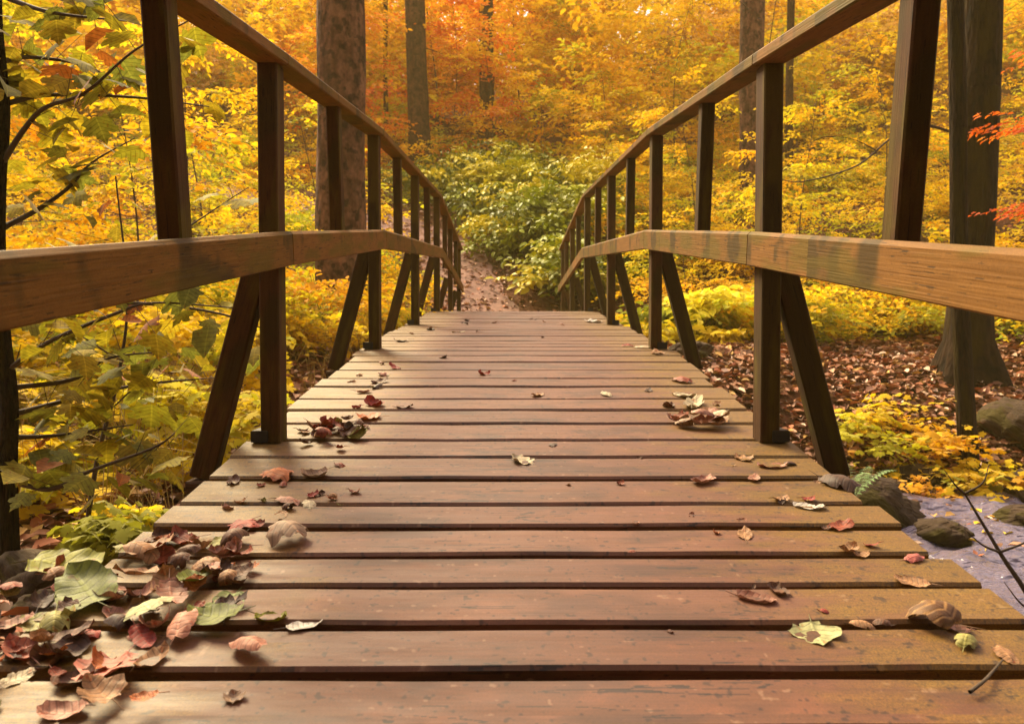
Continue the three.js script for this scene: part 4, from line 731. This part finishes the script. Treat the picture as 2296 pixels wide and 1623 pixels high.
const LEAVES = [
  [0.003, 2.204, 0.074, "maple", "cream", 1.6, 0.4, "pale cream leaf with raised tips alone in the middle of the deck"],
  [-0.139, 3.5, 0.064, "oval", "red", 2.2, 1.2, "small dark red leaf standing up in the middle of the far deck"],
  [-0.486, 1.67, 0.101, "maple", "palebrown", 1.7, 1.9, "big crumpled pale brown leaf casting a shadow, left side of the deck"],
  [-0.587, 1.647, 0.08, "oval", "brown", 2.4, 2.6, "curled brown ribbed leaf next to the big crumpled one"],
  [-0.624, 1.656, 0.04, "oval", "olive", 0.6, 1.0, "small pale green leaf leaning on the curled brown ribbed leaf"],
  [-0.597, 1.747, 0.07, "maple", "red", 0.8, 0.5, "flat dark red lobed leaf lying across a gap"],
  [-0.695, 1.661, 0.07, "maple", "rust", 1.6, 1.2, "rust-red crumpled leaf at the end of the red and brown row"],
  [-0.525, 2.083, 0.072, "oval", "palebrown", 1.5, 2.2, "grey-brown rolled leaf beside the orange-red ragged leaf"],
  [-0.622, 2.069, 0.096, "maple", "orange", 1.4, 1.0, "orange-red ragged leaf near the foot of the second left post"],
  [-0.717, 2.034, 0.048, "oval", "brown", 1.2, 1.6, "small brown leaf left of the orange-red ragged leaf"],
  [-0.545, 1.888, 0.059, "oval", "pink", 1.0, 1.2, "pinkish leaf lying on a gap above the flat dark red leaf"],
  [-0.489, 1.868, 0.044, "oval", "cream", 0.8, 1.0, "thin cream leaf sliver beside the pinkish leaf"],
  [-0.536, 1.799, 0.043, "oval", "tan", 0.6, 0.8, "small tan leaf behind the flat dark red leaf"],
  [-0.508, 2.9, 0.085, "oval", "red", 1.6, 1.8, "red curled leaf standing above the orange one, far left side"],
  [-0.49, 2.697, 0.091, "maple", "orange", 1.2, 0.9, "orange leaf under the red curled leaf, far left side"],
  [-0.399, 2.864, 0.053, "oval", "brown", 0.8, 0.6, "small brown flat leaf right of the red curled leaf"],
  [-0.555, 3.318, 0.079, "oval", "brown", 1.4, 1.4, "brown leaf in the left row beyond the orange leaf"],
  [0.449, 2.034, 0.068, "oval", "pink", 1.2, 2.2, "pinkish rolled leaf on the right half of the deck"],
  [0.581, 2.055, 0.044, "oval", "pink", 1.0, 1.2, "small pinkish leaf right of the pinkish rolled leaf"],
  [0.601, 2.228, 0.062, "maple", "tan", 1.4, 0.6, "tan lobed leaf touching the gap on the right half"],
  [0.662, 2.157, 0.07, "oval", "pink", 0.8, 1.0, "long pinkish flat leaf beside a dark scrap"],
  [0.711, 2.172, 0.035, "oval", "dark", 1.4, 1.6, "dark brown scrap of leaf right of the long pinkish leaf"],
  [0.646, 1.854, 0.06, "oval", "white", 0.6, 0.8, "white flat leaf with a red leaf behind it"],
  [0.664, 1.906, 0.035, "oval", "red", 1.8, 1.2, "red leaf standing behind the white flat leaf"],
  [0.599, 1.906, 0.041, "oval", "tan", 1.4, 0.8, "small tan leaf left of the white flat leaf"],
  [0.773, 2.007, 0.104, "oval", "dark", 1.2, 2.0, "big dark brown leaf rolled at the board end on the right"],
  [0.387, 1.4, 0.058, "oval", "pink", 0.8, 2.4, "pale pinkish folded leaf in front of a brown curled one"],
  [0.437, 1.427, 0.051, "oval", "brown", 1.6, 2.6, "brown curled leaf lying against the pale pinkish folded leaf"],
  [0.451, 1.287, 0.073, "maple", "creamgreen", 0.8, 0.5, "cream-green pointed leaf with a long stalk on the right"],
  [0.535, 1.31, 0.037, "oval", "tan", 1.2, 2.0, "orange-tan cupped leaf right of the cream-green pointed leaf"],
  [0.568, 1.313, 0.031, "oval", "brown", 1.6, 2.0, "small brown curl beside the big arched leaf"],
  [0.648, 1.313, 0.099, "oval", "striped", 2.2, 1.4, "big arched brown leaf with dark ribs at the right"],
  [0.681, 1.298, 0.042, "oval", "pink", 1.5, 1.2, "pinkish leaf tucked behind the big arched leaf"],
  [0.669, 1.25, 0.052, "oval", "olive", 1.8, 2.2, "yellow-green rolled leaf in front of the big arched leaf"],
  [0.744, 1.567, 0.039, "oval", "redpink", 1.0, 1.6, "small pink and red leaf near the right board ends"],
  [0.638, 1.612, 0.049, "oval", "tan", 2.0, 1.8, "tan curled leaf over a gap on the right side"],
  [0.651, 1.587, 0.034, "oval", "tan", 1.6, 1.6, "small twisted tan leaf right of the tan curled leaf"],
  [0.695, 1.468, 0.051, "oval", "tan", 0.6, 1.0, "pale tan leaf bridging a gap near the right board ends"],
  [0.454, 1.691, 0.042, "oval", "tan", 0.4, 0.5, "flat tan oval leaf on the right half of the deck"],
  [0.671, 1.737, 0.056, "oval", "rust", 0.9, 1.0, "long rust-red leaf along a gap on the right side"],
  [0.617, 2.886, 0.112, "oval", "cream", 0.8, 2.0, "long cream rolled leaf above the heap by the right post"],
  [0.524, 2.871, 0.062, "oval", "brown", 1.6, 1.2, "brown twisted leaf left of the long cream rolled leaf"],
  [0.702, 2.9, 0.05, "oval", "tan", 1.2, 1.2, "small tan leaf right of the long cream rolled leaf"],
  [0.667, 3.328, 0.09, "oval", "rust", 1.2, 1.6, "rust-brown leaf on the right side beyond the heap"],
  [0.617, 3.054, 0.083, "oval", "cream", 0.5, 0.6, "flat cream leaf between the rust-brown leaf and the long cream one"],
  [0.502, 3.155, 0.044, "oval", "dark", 0.8, 0.8, "small dark leaf left of the flat cream leaf"],
  [0.619, 6.366, 0.158, "oval", "white", 0.5, 0.8, "whitish leaf near the far right end of the deck"],
  [0.6, 4.385, 0.057, "oval", "red", 1.2, 1.0, "tiny red leaf by the third right post"],
  [0.707, 4.098, 0.097, "oval", "tan", 0.8, 0.8, "tan leaf near the foot of the third right post"],
  [-0.365, 1.313, 0.051, "oval", "white", 0.5, 0.8, "whitish oval leaf dropping into a gap on the left"],
  [-0.429, 1.23, 0.063, "oval", "salmon", 1.0, 2.0, "salmon-orange cupped leaf right of the green heap"],
  [-0.41, 1.111, 0.034, "maple", "palebrown", 1.8, 1.6, "pale crumpled leaf alone on the nearest board"],
  [-0.737, 1.16, 0.044, "oval", "cream", 0.6, 0.8, "cream leaf at the lower left edge"],
  [0.71, 1.218, 0.04, "oval", "tan", 0.6, 0.8, "tan leaf at the right edge on the second nearest board"],
  [-0.558, 5.533, 0.078, "oval", "dark", 1.2, 1.2, "small dark leaf on the far left of the deck"],
  [-0.639, 4.653, 0.081, "oval", "dark", 1.4, 1.4, "dark brown leaf by the third left post"],
  [-0.358, 5.339, 0.081, "oval", "cream", 0.5, 0.5, "tiny cream leaf in the middle of the far deck"],
  [0.33, 3.071, 0.05, "oval", "cream", 0.6, 0.6, "small cream leaf right of centre on the deck"],
  [0.073, 3.071, 0.056, "oval", "tan", 0.8, 0.8, "small tan scrap in the centre beyond the pale cream leaf"],
  [-0.48, 2.165, 0.035, "oval", "rust", 1.4, 1.4, "small rust-brown leaf above the grey-brown rolled leaf"],
  [0.093, 2.367, 0.033, "oval", "dark", 0.5, 0.5, "tiny dark scrap just beyond the pale cream leaf"],
  [0.66, 4.286, 0.07, "oval", "cream", 0.6, 0.6, "tiny cream leaf beside the tiny red one"],
  [-0.754, 1.4, 0.122, "heart", "green", 0.5, 0.7, "largest green leaf lying on the left heap"],
  [-0.499, 1.31, 0.082, "heart", "green", 1.0, 0.5, "drooping green leaf at the right end of the left heap"],
  [-0.848, 1.497, 0.113, "heart", "limegreen", 0.6, 0.6, "yellow-green leaf at the back of the left heap"],
  [-0.788, 1.32, 0.085, "heart", "olive", 1.1, 0.5, "olive leaf hanging over the left board ends"],
  [-0.623, 1.324, 0.081, "maple", "creamgreen", 0.9, 0.8, "cream-edged wavy green leaf in the middle of the left heap"],
  [-0.549, 1.282, 0.069, "oval", "salmon", 1.0, 1.9, "salmon leaf with pale underside in front of the left heap"],
  [-0.605, 1.384, 0.072, "oval", "pinkbrown", 0.9, 1.4, "smooth pinkish brown leaf on top of the left heap"],
  [-0.707, 1.269, 0.058, "oval", "red", 1.0, 1.6, "dark red cupped leaf below the largest green leaf"],
  [-0.609, 1.173, 0.095, "maple", "salmonred", 0.9, 0.7, "big salmon-red leaf in the front of the left heap"],
  [-0.516, 1.391, 0.072, "heart", "palegreen", 0.5, 0.6, "pale green leaf bent over the drooping green one"],
  [-0.592, 1.451, 0.078, "oval", "green", 0.8, 1.8, "narrow green rolled leaf at the back of the left heap"],
  [-0.697, 1.458, 0.071, "oval", "tan", 1.1, 1.4, "tan leaf between the green leaves of the left heap"],
  [-0.723, 1.563, 0.081, "heart", "tan", 0.8, 0.8, "broad tan leaf at the far side of the left heap"],
  [-0.583, 1.512, 0.062, "oval", "pink", 0.9, 1.8, "pink cupped leaf at the far right of the left heap"],
  [-0.518, 1.49, 0.049, "maple", "brown", 1.4, 1.2, "brown crumpled leaf at the far right end of the left heap"],
  [-0.584, 1.099, 0.065, "maple", "tan", 1.3, 1.1, "ragged tan leaf at the bottom of the left heap"],
  [-0.625, 1.081, 0.058, "oval", "pink", 1.1, 1.4, "pinkish leaf at the bottom left corner"],
  [-0.517, 1.083, 0.03, "oval", "orange", 0.8, 1.0, "small orange leaf at the bottom of the left heap"],
  [-0.649, 1.153, 0.062, "oval", "brown", 1.6, 2.2, "curled brown leaf left of the big salmon-red one"],
  [-0.564, 1.208, 0.058, "oval", "tan", 1.5, 1.6, "bent tan leaf right of the big salmon-red one"],
  [-0.684, 1.349, 0.044, "oval", "pink", 1.2, 1.6, "small pale pink leaf between the two large green ones"],
  [-0.424, 1.334, 0.05, "oval", "limegreen", 1.2, 2.0, "shrivelled green leaf with stalk right of the drooping green leaf"],
];
LEAVES.forEach(([x, d, L, kind, col, k1, k2, label], k) => { const heap = /heap/.test(label) && x < -0.3; dropLeaf(x, d, L * 1.22, kind, col, k1 * 0.8, k2 * 0.75, label, 9000 + k * 7, 'fallen leaves on the deck', heap ? 0.006 + 0.004 * (k % 5) : 0, undefined, heap ? 0.3 : 0.1); });
// leaves of the heaps that cannot be told apart
{
  const ADJ = { tan: 'tan', brown: 'brown', pink: 'pinkish', rust: 'rust-red', red: 'dark red', pinkbrown: 'pinkish brown', orange: 'orange', dark: 'blackish', olive: 'olive', cream: 'cream', palebrown: 'pale brown', salmon: 'salmon' };
  const R = rng(1717), cols = ['tan', 'brown', 'pink', 'rust', 'rust', 'brown', 'red', 'pinkbrown', 'tan', 'orange', 'dark', 'olive', 'dark'];
  const heap = (n, x, d, rx, rd, size, label, group, h, pick = cols) => { for (let k = 0; k < n; k++) { const a = R() * 6.283, r = Math.sqrt(R()), sz = size * (0.6 + 0.7 * R()), kind = R() < 0.6 ? 'oval' : 'maple', col = pick[Math.floor(R() * pick.length)]; dropLeaf(x + Math.cos(a) * r * rx, d + Math.sin(a) * r * rd, sz, kind, col, 0.5 + R() * 1.3, 0.5 + R() * 1.6, label.replace('#', (sz > size ? 'larger ' : 'smaller ') + ADJ[col] + (kind === 'oval' ? ' oval' : ' lobed')), 12000 + Math.floor(R() * 1e6), group, R() * h * (1 - r * 0.7), undefined, 0.4); } };
  heap(62, -0.70, 1.42, 0.22, 0.25, 0.066, '# leaf among the heap on the left board ends', 'leaf heap on the left board ends', 0.02);
  heap(16, -0.80, 1.14, 0.14, 0.10, 0.055, '# leaf in the front corner of the left heap', 'leaf heap in the front left corner', 0.015);
  heap(26, -0.57, 2.47, 0.10, 0.2, 0.075, '# leaf in the heap at the foot of the second left post', 'leaf heap by the left post', 0.03);
  heap(15, 0.585, 2.62, 0.11, 0.10, 0.09, '# leaf in the heap at the foot of the second right post', 'leaf heap by the right post', 0.03, ['pink', 'cream', 'palebrown', 'tan', 'pink', 'salmon']);
  heap(9, -0.60, 3.3, 0.1, 0.5, 0.06, '# leaf in the loose row along the left railing', 'loose leaves along the left railing', 0);
  heap(14, -0.55, 1.95, 0.16, 0.25, 0.035, '# leaf crumb scattered near the left board ends', 'leaf crumbs on the left', 0);
  heap(16, 0.35, 1.8, 0.42, 0.6, 0.026, '# leaf crumb scattered on the right half of the deck', 'leaf crumbs on the right', 0);
  heap(14, -0.1, 5.2, 0.55, 2.0, 0.05, '# leaf lying far along the deck', 'leaves far along the deck', 0);
}
{ // dead twig on the nearest board
  const t = thing('fallen_twig', 'short dark twig lying on the nearest board at the right', 'twig'); const d0 = 1.115, d1 = 1.19, y = (d) => deckY(d) + 0.006;
  part('twig', tubeGeo([V(0.60, y(d0), -d0), V(0.63, y(1.135) + 0.003, -1.135), V(0.655, y(1.16), -1.16), V(0.69, y(d1) + 0.004, -d1)], [0.003, 0.0026, 0.0022, 0.0014], 7, 0, 0.1, 6, 1), M.twig, t);
}
renderer.render(scene, camera);
